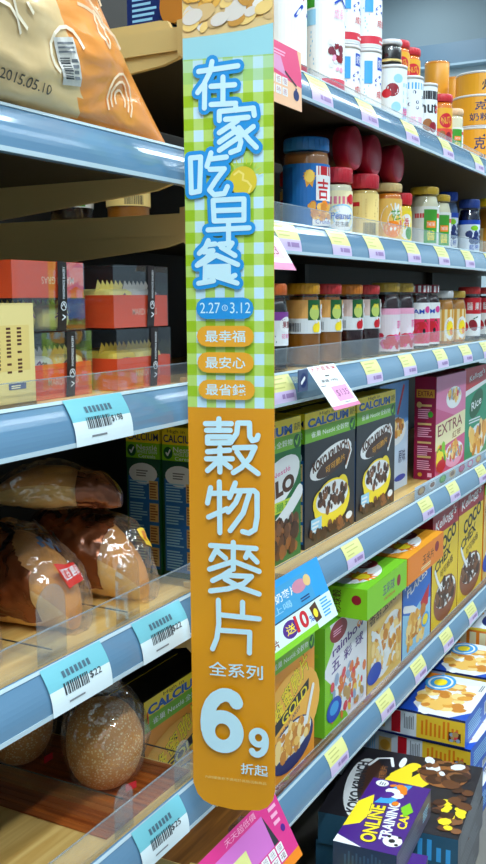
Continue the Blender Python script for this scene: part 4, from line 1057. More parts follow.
BLUECH = [[[21.8,1683.9],[72.9,1687.6]],[[39.5,1694.7],[36.7,1682.4],[28.4,1668.0],[20.1,1658.4]],[[29.7,1667.9],[28.8,1639.1]],[[37.8,1664.9],[68.7,1665.1]],[[53.5,1675.2],[53.2,1643.6]],[[37.6,1642.9],[69.9,1642.6]],[[48.2,1623.0],[48.3,1633.8],[92.5,1635.7],[93.8,1626.9]],[[69.9,1639.4],[69.8,1634.4]],[[56.3,1623.9],[85.8,1624.9]],[[72.4,1621.8],[60.3,1614.9],[48.0,1607.9]],[[64.3,1615.9],[73.6,1604.2],[76.2,1595.2],[73.5,1586.5],[62.7,1583.2]],[[69.6,1609.4],[47.9,1596.5]],[[72.2,1600.5],[47.8,1586.4]],[[92.4,1613.3],[79.0,1603.9]],[[73.7,1612.9],[86.9,1597.3],[96.2,1588.1]],[[9.4,1578.5],[23.2,1579.2],[21.2,1536.9],[10.1,1535.2],[9.4,1578.5]],[[36.9,1583.7],[31.2,1567.4]],[[35.4,1576.1],[57.2,1577.8]],[[35.3,1563.4],[54.4,1563.4],[43.4,1550.3],[34.4,1537.8],[40.4,1531.7],[54.1,1532.8],[58.3,1541.3]],[[39.0,1524.8],[79.8,1525.3],[79.6,1499.2],[40.1,1498.9],[39.0,1524.8]],[[40.2,1511.8],[78.4,1512.0]],[[31.7,1487.9],[86.3,1489.2]],[[59.2,1498.4],[59.0,1473.8]],[[32.1,1474.4],[28.1,1466.1],[19.6,1458.4]],[[31.4,1469.2],[41.1,1470.0]],[[25.8,1460.1],[38.3,1461.7],[28.5,1451.7],[18.6,1445.3]],[[46.6,1469.4],[63.9,1470.6],[57.5,1462.2]],[[49.3,1465.7],[67.6,1454.9]],[[42.3,1455.9],[28.4,1447.8],[16.6,1443.2]],[[42.3,1455.9],[56.1,1449.9],[71.1,1443.4]],[[28.3,1440.9],[58.7,1441.5],[58.6,1429.5],[28.2,1429.3]],[[28.8,1435.4],[58.1,1435.5]],[[27.8,1441.7],[27.0,1421.4],[38.7,1423.4]],[[18.3,1420.2],[27.0,1421.4]],[[43.4,1428.4],[70.1,1419.9]],[[67.4,1429.9],[55.8,1424.3]]]
BIGCH = [[[25.6,1237.0],[61.0,1237.9]],[[44.1,1243.8],[44.0,1228.7]],[[27.0,1228.2],[59.5,1229.1]],[[28.3,1219.5],[59.4,1220.4],[59.4,1212.7],[28.2,1211.2],[28.3,1219.5]],[[28.0,1199.5],[58.4,1202.7]],[[26.5,1190.0],[62.0,1191.3]],[[45.2,1205.3],[44.8,1172.9]],[[43.0,1187.9],[27.7,1174.2]],[[47.3,1188.0],[59.1,1179.6]],[[69.9,1239.0],[68.4,1225.3],[60.2,1213.3]],[[69.9,1239.0],[85.6,1239.4],[86.0,1221.7],[89.3,1216.3],[95.4,1218.2],[97.1,1223.4]],[[64.9,1206.0],[92.9,1207.7],[85.9,1193.0],[74.6,1180.2],[63.3,1172.8]],[[68.5,1200.6],[80.2,1184.5],[96.9,1172.8]],[[31.8,1151.2],[27.2,1130.2]],[[31.7,1143.6],[54.5,1144.7]],[[43.9,1159.5],[44.0,1090.7]],[[28.4,1111.1],[54.3,1123.7]],[[66.0,1159.1],[57.9,1139.2]],[[62.2,1148.3],[91.2,1149.9],[95.4,1146.5],[95.3,1114.5],[92.4,1097.6],[83.9,1092.1],[75.4,1093.9]],[[72.9,1147.4],[66.3,1132.6],[55.7,1119.5]],[[85.6,1147.4],[76.4,1119.1],[58.4,1094.3]],[[30.9,1072.3],[93.7,1071.7]],[[62.5,1078.3],[62.2,1041.4]],[[40.9,1070.6],[31.2,1052.9]],[[40.9,1064.3],[51.7,1055.9]],[[84.6,1070.3],[79.4,1058.7]],[[83.7,1064.6],[95.0,1053.5]],[[60.0,1051.3],[29.0,1039.3]],[[65.1,1051.6],[97.8,1040.9]],[[57.9,1039.2],[47.8,1031.9],[33.2,1023.8]],[[52.1,1032.5],[87.2,1033.1],[76.4,1022.4],[54.8,1013.8],[30.1,1009.2]],[[50.6,1027.2],[73.5,1016.5],[97.6,1009.7]],[[41.0,997.0],[41.3,963.6],[38.2,943.0],[32.1,927.8]],[[74.8,996.6],[74.6,977.9]],[[42.9,976.8],[97.5,975.3]],[[42.7,955.0],[84.5,955.6],[83.8,926.5]]]
def mm(st): return [(a / 1000, b / 1000) for a, b in st]
# cheerful egg-yolk sun with rays behind the blue characters
for k in range(11):
    a = radians(20 + k * 15); p.stroke([(.079 + .021 * cos(a), 1.5478 + .021 * sin(a)), (.079 + .027 * cos(a), 1.5478 + .027 * sin(a))], .0012, mat((200, 206, 60), .4)); p.l -= 1
p.l += 1
p.ell(.0785, 1.5478, .0180, .0180, mat((218, 190, 40), .4), 28); p.stroke([(.067, 1.556), (.073, 1.560), (.079, 1.556), (.078, 1.549), (.084, 1.547), (.089, 1.541), (.086, 1.534)], .0026, mat((236, 214, 110), .4))
for st in BLUECH: p.stroke(mm(st), .0165, SBLUE); p.l -= .8
p.l += 1
for st in BLUECH: p.stroke(mm(st), .0066, SWH); p.l -= .8
p.l += 1
def pill(x0, z0, x1, z1, mt):
    r_ = (z0 - z1) / 2; zc = (z0 + z1) / 2
    p.stroke([(x0 + r_, zc), (x1 - r_, zc)], 2 * r_, mt)
pill(.0145, 1.4017, .0918, 1.3742, SBLUE)
p.text('2.27', .0335, 1.3885, .027, .0138, SWH); p.text('3.12', .0740, 1.3885, .027, .0138, SWH)
p.ell(.0535, 1.3885, .0040, .0040, SWH, 16); p.ell(.0535, 1.3885, .0032, .0032, SBLUE, 16); p.text('五', .0535, 1.3885, .0038, .0038, SWH)
for (x0, z0, x1, z1), t in (((.0151, 1.3654, .0921, 1.3384), '最幸福'), ((.0155, 1.3312, .0920, 1.3043), '最安心'), ((.0164, 1.2952, .0932, 1.2694), '最省錢')):
    pill(x0, z0, x1, z1, mat((232, 160, 30), .4)); p.text(t, .0535, (z0 + z1) / 2, .054, .0152, SWH, 0, .03)
for st in BIGCH: p.stroke(mm(st), .0072, SWH); p.l -= .8
p.l += 1
p.text('全系列', .0645, .8998, .076, .0205, SWH, 0, .03)
def six(cx, cy, k, sgn):
    ring = [(.0205 * cos(a), -.0165 + .0215 * sin(a)) for a in [2 * pi * i / 26 for i in range(27)]]
    stem = [(-.0215, -.0165), (-.0222, -.004), (-.0205, .010), (-.0160, .022), (-.0090, .0310), (.001, .0368), (.0085, .0372), (.0165, .0335), (.0200, .0270)]
    for st, wd in ((ring, .0192), (stem, .0192)):
        p.stroke([(cx + sgn * k * x, cy + sgn * k * y) for x, y in st], wd * k, SWH); p.l -= .8
    p.l += 1
six(.0452, .8268, 1.0, 1); six(.0960, .7996, .46, -1)
p.text('折起', .0899, .7598, .0385, .0160, SWH, 0, .03)
p.text('內附優惠券不適用於其他活動商品', .0632, .7418, .087, .0042, mat((226, 196, 120), .4))
m.build('sign_panel', sg)
m = MB(); m.tube([(.0075, -.006, 1.578), (.03, .012, 1.578), (.072, .036, 1.578)], .0016, mat((180, 184, 188), .3, metal=.8)); m.build('hook', sg)

# ------------------------------------------------------------------ pillow packs and bagged bread
def pillow(m, L, Wf, Hf, na, nb, matf, crump=0.0, seed=0, freq=18.0, flatz=True, yoff=None, zoff=None):
    """soft pack along x from 0 to L: half-width Wf(a), height Hf(a); returns point(a, b)"""
    sd = Vector((seed * 3.1, seed * 1.7, seed * .9))
    def pt(a, b, off=0.0):
        an = 2 * pi * b
        w, h = Wf(a) + off, Hf(a) / 2 + off
        c, s_ = cos(an), sin(an)
        y = w * (abs(c) ** .8) * (1 if c > 0 else -1)
        z_ = h * (abs(s_) ** .8) * (1 if s_ > 0 else -1)
        q = Vector((a * L, y, z_))
        if crump:
            k = noise.noise(q * freq + sd) + .6 * abs(noise.noise(q * freq * 2.3 + sd)) - .2
            rl = min(1.0, (w + h) / .06)
            q += Vector((0, y, z_)).normalized() * k * crump * rl if (abs(y) + abs(z_)) > 1e-6 else Vector((0, 0, 0))
        q.z += Hf(a) / 2 if not zoff else zoff(a)
        if yoff: q.y += yoff(a)
        if flatz and q.z < 0.0006: q.z = 0.0006
        return q
    groups = {}
    vs = [pt(i / na, j / nb) for i in range(na + 1) for j in range(nb)]
    for i in range(na):
        for j in range(nb):
            f = (i * nb + j, i * nb + (j + 1) % nb, (i + 1) * nb + (j + 1) % nb, (i + 1) * nb + j)
            mt = matf((i + .5) / na, (j + .5) / nb)
            groups.setdefault(mt, []).append(f)
    o = len(m.v); m.v.extend([tuple(v) for v in vs])
    for mt, fs in groups.items():
        k = m.m(mt)
        for f in fs:
            m.f.append(tuple(i + o for i in f)); m.mi.append(k); m.sm.append(True)
    m.f.append(tuple(o + j for j in range(nb))[::-1]); m.mi.append(m.m(matf(0, .25))); m.sm.append(False)
    m.f.append(tuple(o + na * nb + j for j in range(nb))); m.mi.append(m.m(matf(1, .25))); m.sm.append(False)
    return pt
def ribbon(m, pt, path, wd, material, off=.0016, L=.2):
    """brush line on a pack surface; path in (a, b), wd metres"""
    dense = []
    for (a0, b0), (a1, b1) in zip(path[:-1], path[1:]):
        for k in range(6): dense.append((a0 + (a1 - a0) * k / 6, b0 + (b1 - b0) * k / 6))
    dense.append(path[-1])
    P = [pt(a, b, off) for a, b in dense]
    vs = []
    for i, q in enumerate(P):
        d = (P[min(i + 1, len(P) - 1)] - P[max(i - 1, 0)])
        a, b = dense[i]
        n = (pt(a, b, off + .002) - pt(a, b, off))
        if d.length < 1e-9 or n.length < 1e-9: d = Vector((1, 0, 0)); n = Vector((0, 0, 1))
        s_ = d.normalized().cross(n.normalized())
        tp = .55 + .45 * sin(pi * min(1, max(0, (i + .8) / (len(P) + .6))))
        vs += [q + s_ * wd * .5 * tp, q - s_ * wd * .5 * tp]
    m.add(vs, [(2 * i, 2 * i + 1, 2 * i + 3, 2 * i + 2) for i in range(len(P) - 1)], material)
def patch(m, pt, a0, a1, b0, b1, material, off=.0016, n=6):
    vs = [pt(a0 + (a1 - a0) * i / n, b0 + (b1 - b0) * j / n, off) for i in range(n + 1) for j in range(n + 1)]
    m.add(vs, [(i * (n + 1) + j, i * (n + 1) + j + 1, (i + 1) * (n + 1) + j + 1, (i + 1) * (n + 1) + j) for i in range(n) for j in range(n)], material)
def text_on(m, pt, t, a0, a1, b0, b1, material, off=.0022, bold=.02, swap=False):
    gv, gf = glyphs(t, bold)
    if swap: vs = [pt(a0 + (a1 - a0) * (.5 + y), b0 + (b1 - b0) * (.5 + x), off) for x, y in gv]
    else: vs = [pt(a0 + (a1 - a0) * (.5 + x), b0 + (b1 - b0) * (.5 + y), off) for x, y in gv]
    m.add(vs, gf, material)

BREADM = mat((214, 146, 66), .55, bump=.35, bscale=26, var=.28, vscale=14)
BREADL = mat((236, 186, 108), .55, bump=.3, bscale=22, var=.2, vscale=12)
FOIL = mat((134, 74, 42), .24, metal=.6, coat=.4, bump=.9, bscale=30)
FILM = clear((255, 252, 248), .10, .10, bump=1.0, bscale=34, film=.05, filmcol=(225, 215, 205))
def bread_bag(label, x, y, z, rz, L, wd, ht, seed, foil_a, foil_b, deco, group='bagged breads on the left bread shelf'):
    t = empty('bagged_bread', label, 'bread', (x, y, z), rz, group)
    def prof(a, k=.5): return max(.04, math.sin(pi * min(1, max(0, a * .96 + .02))) ** k)
    m = MB(); pillow(m, L * .90, lambda a: wd * .86 * prof(a), lambda a: ht * .88 * prof(a), 26, 26, lambda a, b: BREADM if .05 < b < .45 else BREADL, .007, seed, 14)
    for q in range(len(m.v)): m.v[q] = (m.v[q][0] + L * .05, m.v[q][1], m.v[q][2] + .0015)
    m.build('bread', t)
    m = MB()
    pt = pillow(m, L, lambda a: wd * prof(a, .42), lambda a: ht * prof(a, .42), 84, 88, lambda a, b: FOIL if (foil_a(a, (.5 - b) % 1)) else FILM, .0105, seed + 4, 21)
    pt0 = pt
    pt = lambda a, b, off=0.0: pt0(a, .5 - b, off)
    m.build('plastic_bag', t)
    if deco:
        parts = {}
        deco(lambda n: parts.setdefault(n, MB()), pt)
        for n, q in parts.items(): q.build(n, t)
    return t
# axis runs from the shelf front (a=0) back; b=.25 is the top, b=.5 the -y' side
RB_ = mat((216, 40, 28), .4); BK = mat((20, 16, 16), .35)
def deco_a(mk, pt):
    # black brush lettering, blue leaf motif and a red label on the front of the bag
    for s_ in ([(.42, .40), (.50, .36), (.46, .28), (.36, .30), (.34, .38), (.40, .42)], [(.46, .26), (.36, .25)], [(.34, .26), (.30, .20), (.40, .19)], [(.28, .25), (.24, .22)], [(.30, .17), (.22, .18)]): ribbon(mk('brush_lettering'), pt, s_, .0085, BK, .003)
    for k in range(10):
        a = .165 + .016 * (k % 4) + .004 * (k // 4); b = .215 + .016 * (k // 2)
        patch(mk('leaf_motif'), pt, a, a + .018, b, b + .018, mat((50, 66, 88), .4), .0028, 2)
    patch(mk('red_label'), pt, .035, .105, .19, .31, RB_, .0036, 8)
    text_on(mk('red_label'), pt, '紅豆麵包', .086, .050, .30, .20, WHITE, .0048, swap=True)
def deco_b(mk, pt):
    for s_ in ([(.62, .38), (.54, .24)], [(.48, .36), (.66, .28)], [(.46, .32), (.58, .20)], [(.44, .38), (.42, .28), (.34, .22)], [(.36, .34), (.30, .24)], [(.28, .32), (.32, .27), (.24, .22)]): ribbon(mk('brush_lettering'), pt, s_, .0075, BK, .003)
    patch(mk('yellow_sticker'), pt, .06, .13, .15, .22, mat((250, 205, 40), .4), .0034, 6); patch(mk('yellow_sticker'), pt, .08, .115, .17, .20, ORG, .0042, 3)
rA = radians(90)
rz0 = DK['r'] + .0003
bread_bag('brown and clear bagged bread with a red label, at the left edge', .935, .040, rz0, radians(88), .26, .061, .132, 1, lambda a, b: a > .16 and b > .31 + .10 * sin(a * 9) and b < .62, None, deco_a)
bread_bag('bagged bread with black brush lettering and a yellow sticker, nearest the sign', 1.084, .034, rz0, radians(92), .25, .062, .128, 2, lambda a, b: .22 < a < .86 and b > .24 + .06 * sin(a * 12) and b < .60, None, deco_b)
bread_bag('bagged bread in the back, lying on the other bags', 0.985, .255, rz0 + .132, radians(-62), .20, .046, .062, 3, lambda a, b: a > .72 or a < .12, None, None)
bread_bag('bagged bread at the far left of the bread shelf', .782, .05, rz0, radians(90), .25, .060, .125, 5, lambda a, b: a > .5, None, None)

# clear shelf dividers with rounded front tabs
DIV = clear((245, 248, 250), .06, .05, film=.05, filmcol=(170, 176, 184))
def divider(label, x, y, z, tabh, tabw, depth, finh, group):
    t = empty('shelf_divider', label, 'divider', (x, y, z), 0, group)
    pts = [(-tabw / 2, 0), (tabw / 2, 0), (tabw / 2, tabh - tabw / 2)] + [(tabw / 2 * cos(a), tabh - tabw / 2 + tabw / 2 * sin(a)) for a in [pi * k / 10 for k in range(1, 10)]] + [(-tabw / 2, tabh - tabw / 2)]
    m = MB(); m.plate(pts, DIV, Vector((0, 0, 0)), Vector((1, 0, 0)), Vector((0, 0, 1)), Vector((0, -1, 0)), .0012); m.build('front_tab', t)
    m = MB(); m.plate([(.0013, 0), (depth, 0), (depth, finh), (.0013, finh)], GUARD, Vector((-.0006, 0, 0)), Vector((0, 1, 0)), Vector((0, 0, 1)), Vector((-1, 0, 0)), .0012)
    m.box(-.0008, .0008, .0013, depth, finh, finh + .0015, mat((60, 56, 52), .3)); m.build('fin', t)
DG = 'clear shelf dividers'
divider('clear divider with a rounded tab between the two near bread bags', .995, .012, rz0, .090, .052, .30, .012, DG)
divider('clear divider with a rounded tab at the left edge of the bread shelf', .842, .012, rz0, .092, .052, .30, .012, DG)
sz0 = DK['s'] + .0003
divider('clear divider with a rounded tab in front of the sesame bread', .972, .010, sz0, .066, .042, .34, .046, DG)
divider('clear divider with a rounded tab beside the sign on the lowest left shelf', 1.118, .010, sz0, .066, .042, .30, .046, DG)

# lowest left shelf: bamboo mat and sesame breads
BAM = wood((122, 52, 18), (176, 92, 36), (50, 2, 30), .3)
m = MB()
x = .945
while x < 1.150:
    m.box(x, x + .0125, .02, .40, sz0, sz0 + .0022, BAM, .0006); x += .0131
tag(m.build('bamboo_mat'), 'reddish slatted bamboo mat under the sesame bread', 'mat')
bz = sz0 + .0028
SES = bpy.data.materials.new('sesame_crust'); SES.use_nodes = True
nt = SES.node_tree; b_ = nt.nodes['Principled BSDF']; b_.inputs['Roughness'].default_value = .5
tc = nt.nodes.new('ShaderNodeTexCoord'); vo = nt.nodes.new('ShaderNodeTexVoronoi'); vo.inputs['Scale'].default_value = 250
nz = nt.nodes.new('ShaderNodeTexNoise'); nz.inputs['Scale'].default_value = 14
cr = nt.nodes.new('ShaderNodeValToRGB'); cr.color_ramp.elements[0].position = .22; cr.color_ramp.elements[1].position = .40
cr.color_ramp.elements[0].color = lin((244, 222, 168)); cr.color_ramp.elements[1].color = lin((214, 146, 62))
mx = nt.nodes.new('ShaderNodeMixRGB'); mx.blend_type = 'MULTIPLY'; mx.inputs[0].default_value = .22
nt.links.new(tc.outputs['Object'], vo.inputs['Vector']); nt.links.new(tc.outputs['Object'], nz.inputs['Vector'])
nt.links.new(vo.outputs['Distance'], cr.inputs[0]); nt.links.new(cr.outputs[0], mx.inputs[1]); nt.links.new(nz.outputs['Fac'], mx.inputs[2]); nt.links.new(mx.outputs[0], b_.inputs['Base Color'])
def bun_bag(label, x, y, r, seed, h=1.15):
    t = empty('sesame_bread', label, 'bread', (x, y, bz), .3 * seed, 'sesame breads in clear bags')
    m = MB()
    pr = []
    for i in range(15):
        a = -pi / 2 + pi * i / 14
        pr.append((r * max(0.0, cos(a)) ** .8, r * h * (1 + sin(a)) + .001))
    m.lathe(pr, SES, 36, cap=False)
    for i, v in enumerate(m.v):
        q = Vector(v); k = noise.noise(q * 18 + Vector((seed, 0, 0))) * .006
        m.v[i] = (v[0] * (1 + k * 10), v[1] * (1 + k * 10), v[2])
    m.build('bread', t)
    m = MB(); vs = []
    na, nb = 30, 40
    top = r * h * 2 + .045
    prb = []
    for i in range(na + 1):
        u = i / na
        zz = u * top
        rr_ = r * 1.10 * math.sin(pi * min(1, .12 + u * .86)) ** .6 if u < .86 else r * (.42 + .9 * (u - .86))
        prb.append((max(.012, rr_), zz))
    m.lathe(prb, FILM, nb, cap=False)
    for i, v in enumerate(m.v):
        q = Vector(v); k = noise.noise(q * 30 + Vector((seed * 5, 1, 0))) * .007 + abs(noise.noise(q * 60)) * .003
        d = Vector((v[0], v[1], 0)).normalized()
        m.v[i] = (v[0] + d.x * k, v[1] + d.y * k, max(.0003, v[2]))
    m.build('plastic_bag', t)
    for k in range(3):
        m = MB(); a = -2.2 + k * 1.0
        m.box(-.009, .009, -.0005, .0005, -.005, .005, RED)
        for i in range(len(m.v)):
            v = m.v[i]; c_, s_ = cos(a + pi / 2), sin(a + pi / 2)
            m.v[i] = (v[0] * c_ - v[1] * s_ + cos(a) * r * 1.13, v[0] * s_ + v[1] * c_ + sin(a) * r * 1.13, v[2] + r * h * [.35, 1.5, .8][k])
        m.build('red_seal', t)
bun_bag('round sesame bread in a clear bag, in front on the bamboo mat', 1.058, .105, .056, 1)
bun_bag('sesame bread in a clear bag, behind and left of the front one', 1.055, .265, .052, 2, 1.1)
bun_bag('sesame bread in a clear bag at the left edge of the lowest left shelf', .900, .335, .05, 3, 1.1)

# ------------------------------------------------------------------ pastry boxes
TRAY = mat((236, 78, 22), .45); TRAYL = mat((236, 110, 60), .45)
COVER = clear((252, 253, 255), .03, .04, film=.008, filmcol=(200, 210, 215))
RIBM = mat((34, 22, 22), .4)
def pastry_box(label, x0, x1, y, z, d, h, flip):
    w = x1 - x0; x = (x0 + x1) / 2
    t = empty('pastry_box', label, 'box', (x, y, z), 0, 'orange pastry boxes with black ribbons')
    th = h * .52
    a, b = (h - th, h) if flip else (0, th)
    m = MB(); T = .0012
    m.box(-w / 2, w / 2, 0, T, a, b, TRAY); m.box(-w / 2, w / 2, d - T, d, a, b, TRAY); m.box(-w / 2, -w / 2 + T, T, d - T, a, b, TRAY); m.box(w / 2 - T, w / 2, T, d - T, a, b, TRAY)
    zz = (b - T, b) if flip else (a, a + T)
    m.box(-w / 2 + T, w / 2 - T, T, d - T, zz[0], zz[1], TRAY)
    p = flat(m, w, th, (-w / 2, 0, a), (1, 0, 0), (0, 0, 1))
    if flip: p.text('MARDI GRAS', .62, .48, .46, .2, mat((240, 190, 160), .4), pi, .01)
    else: p.text('MARDI GRAS', .56, .48, .46, .2, mat((240, 190, 160), .4), 0, .01)
    m.build('orange_tray', t)
    m = MB(); e = .0010; c0_, c1_ = (.0003, h - .0003)
    m.box(-w / 2 - e, w / 2 + e, -e, -e + .0006, c0_, c1_, COVER); m.box(-w / 2 - e, w / 2 + e, d + e - .0006, d + e, c0_, c1_, COVER)
    m.box(-w / 2 - e, -w / 2 - e + .0006, -e + .0006, d + e - .0006, c0_, c1_, COVER); m.box(w / 2 + e - .0006, w / 2 + e, -e + .0006, d + e - .0006, c0_, c1_, COVER)
    k = (c0_, c0_ + .0005) if flip else (c1_ - .0005, c1_)
    m.box(-w / 2 - e, w / 2 + e, -e + .0006, d + e - .0006, k[0], k[1], COVER); m.build('clear_cover', t)
    m = MB(); rw = .0085; xo = w * .14
    def band(i): return -.0032 * sin(pi * i / 8)
    vs = [(xo - rw + .004 * (i / 8), -.0016 + band(i) * .4, h * i / 8) for i in range(9)] + [(xo + rw + .004 * (i / 8), -.0016 + band(i) * .4, h * i / 8) for i in range(9)]
    m.add(vs, [(i, i + 9, i + 10, i + 1) for i in range(8)], RIBM)
    m.box(xo - rw, xo + rw, 0, d, h + .0004, h + .0009, RIBM); m.box(xo - rw, xo + rw, d + .0012, d + .0018, .001, h, RIBM)
    q = Pr(m, 1, 1, lambda X_, Y_, l: Vector((xo + X_ + .004 * (Y_ / h), -.0030 - .0005 * l / .00007 * .2 - .0013, Y_)))
    q.text('HANDMADE BAKERY', 0, h * (.70 if flip else .70), h * .46, .0042, PAPER, pi / 2); q.ell(.0, h * .36, .0055, .0055, PAPER, 14); q.ell(0, h * .36, .0045, .0045, RIBM, 14); q.stroke([(-.003, h * .36), (.0, h * .40), (.003, h * .34)], .0012, PAPER); q.stroke([(-.003, h * .16), (.003, h * .20), (-.002, h * .23)], .0014, PAPER)
    m.build('ribbon', t)
PW = [mat((232, 214, 120), .35, coat=.3), mat((214, 208, 196), .35, coat=.3), mat((206, 176, 60), .35, coat=.3)]
def pastry(label, x, y, z, rz, wd, ht, L, k):
    m = MB(); h1 = ht * .80
    m.box(0, L, -wd, wd, 0, h1, PW[k], .010)
    n = 12
    vs = [(L * i / n, -wd * .5 + .0015 * (i % 2), h1 - .006) for i in range(n + 1)] + [(L * (i + .5 * (i % 2)) / n if i < n else L, -wd * .62, ht - .007 * (i % 2)) for i in range(n + 1)]
    m.add(vs, [(i, i + 1, n + 2 + i, n + 1 + i) for i in range(n)], PW[k])
    p = flat(m, L, h1, (0, -wd, 0), (1, 0, 0), (0, 0, 1))
    rnd = random.Random(int(x * 1000))
    for j in range(7):
        cx, cy = .2 + .6 * rnd.random(), .45 + .4 * rnd.random()
        p.stroke([(cx, cy), (cx + .08, cy + .06), (cx + .12, cy - .03)], .0018, mat((120, 60, 110), .4))
    o = m.build('wrapped_pastry', None, (x, y, z), (0, 0, rz)); tag(o, label, 'pastry', 'wrapped pastries inside the boxes')
q0 = DK['q'] + .0003
# lower boxes, then upper boxes
pastry_box('orange pastry box with a clear cover, lower of the left pair', .852, .978, .048, q0, .15, .0795, False)
pastry_box('orange pastry box with a clear cover, lower of the pair nearest the sign', 1.014, 1.140, .034, q0, .15, .0795, False)
q1 = q0 + .0810
pastry_box('upside-down orange pastry box, upper of the left pair', .828, .956, .040, q1, .15, .0810, True)
pastry_box('orange pastry box with a clear cover, upper of the pair nearest the sign', 1.012, 1.138, .036, q1, .15, .0810, False)
for lab, x, y, z, k in (('white wrapped pastry in the lower left box', .862, .106, q0 + .0022, 1), ('yellow wrapped pastry in the lower left box', .920, .106, q0 + .0022, 0), ('yellow wrapped pastry at the left in the lower box nearest the sign', 1.019, .093, q0 + .0022, 2), ('yellow wrapped pastry at the right in the lower box nearest the sign', 1.079, .093, q0 + .0022, 0),
                        ('white wrapped pastry at the left in the upper box nearest the sign', 1.017, .095, q1 + .0022, 0), ('white wrapped pastry at the right in the upper box nearest the sign', 1.077, .095, q1 + .0022, 1)):
    pastry(lab, x, y, z, 0, .050, .060, .058, k)
pastry('yellow wrapped pastry at the left in the upside-down box', .831, .092, q1 + .0012, 0, .040, .036, .054, 2)
pastry('yellow wrapped pastry at the right in the upside-down box', .893, .092, q1 + .0012, 0, .040, .036, .054, 0)
CB = mat((216, 196, 128), .5, var=.05)
def d_cream(p):
    p.rect(0, 0, 1, 1, mat((218, 198, 130), .5)); p.rect(.1, .36, .96, .80, mat((212, 186, 110), .5))
    for c in range(9):
        for r_ in range(12):
            if (c * 7 + r_ * 5) % 11 > 8: continue
            p.rect(.18 + c * .085, .34 + r_ * .038, .215 + c * .085, .362 + r_ * .038, BRN); p.l -= 1
    p.l += 2; p.rect(.78, .18, .92, .24, mat((90, 100, 130), .4)); p.bars(.80, .19, .90, .23, CREAM, 2); p.rect(0, .0, 1, .045, mat((120, 96, 50), .4))
m = MB(); m.box(-.10, .10, 0, .09, 0, .113, CB, .001); d_cream(flat(m, .20, .113, (-.10, 0, 0), (1, 0, 0), (0, 0, 1)))
o = tag(m.build('gift_box', None, (.738, .020, q0), (0, 0, 0)), 'cream gift box with columns of small print at the left edge', 'box')
f = MB(); f.box(-.1004, .1004, -.0004, .0904, .1131, .1142, CB); f.build('box_lid', o)

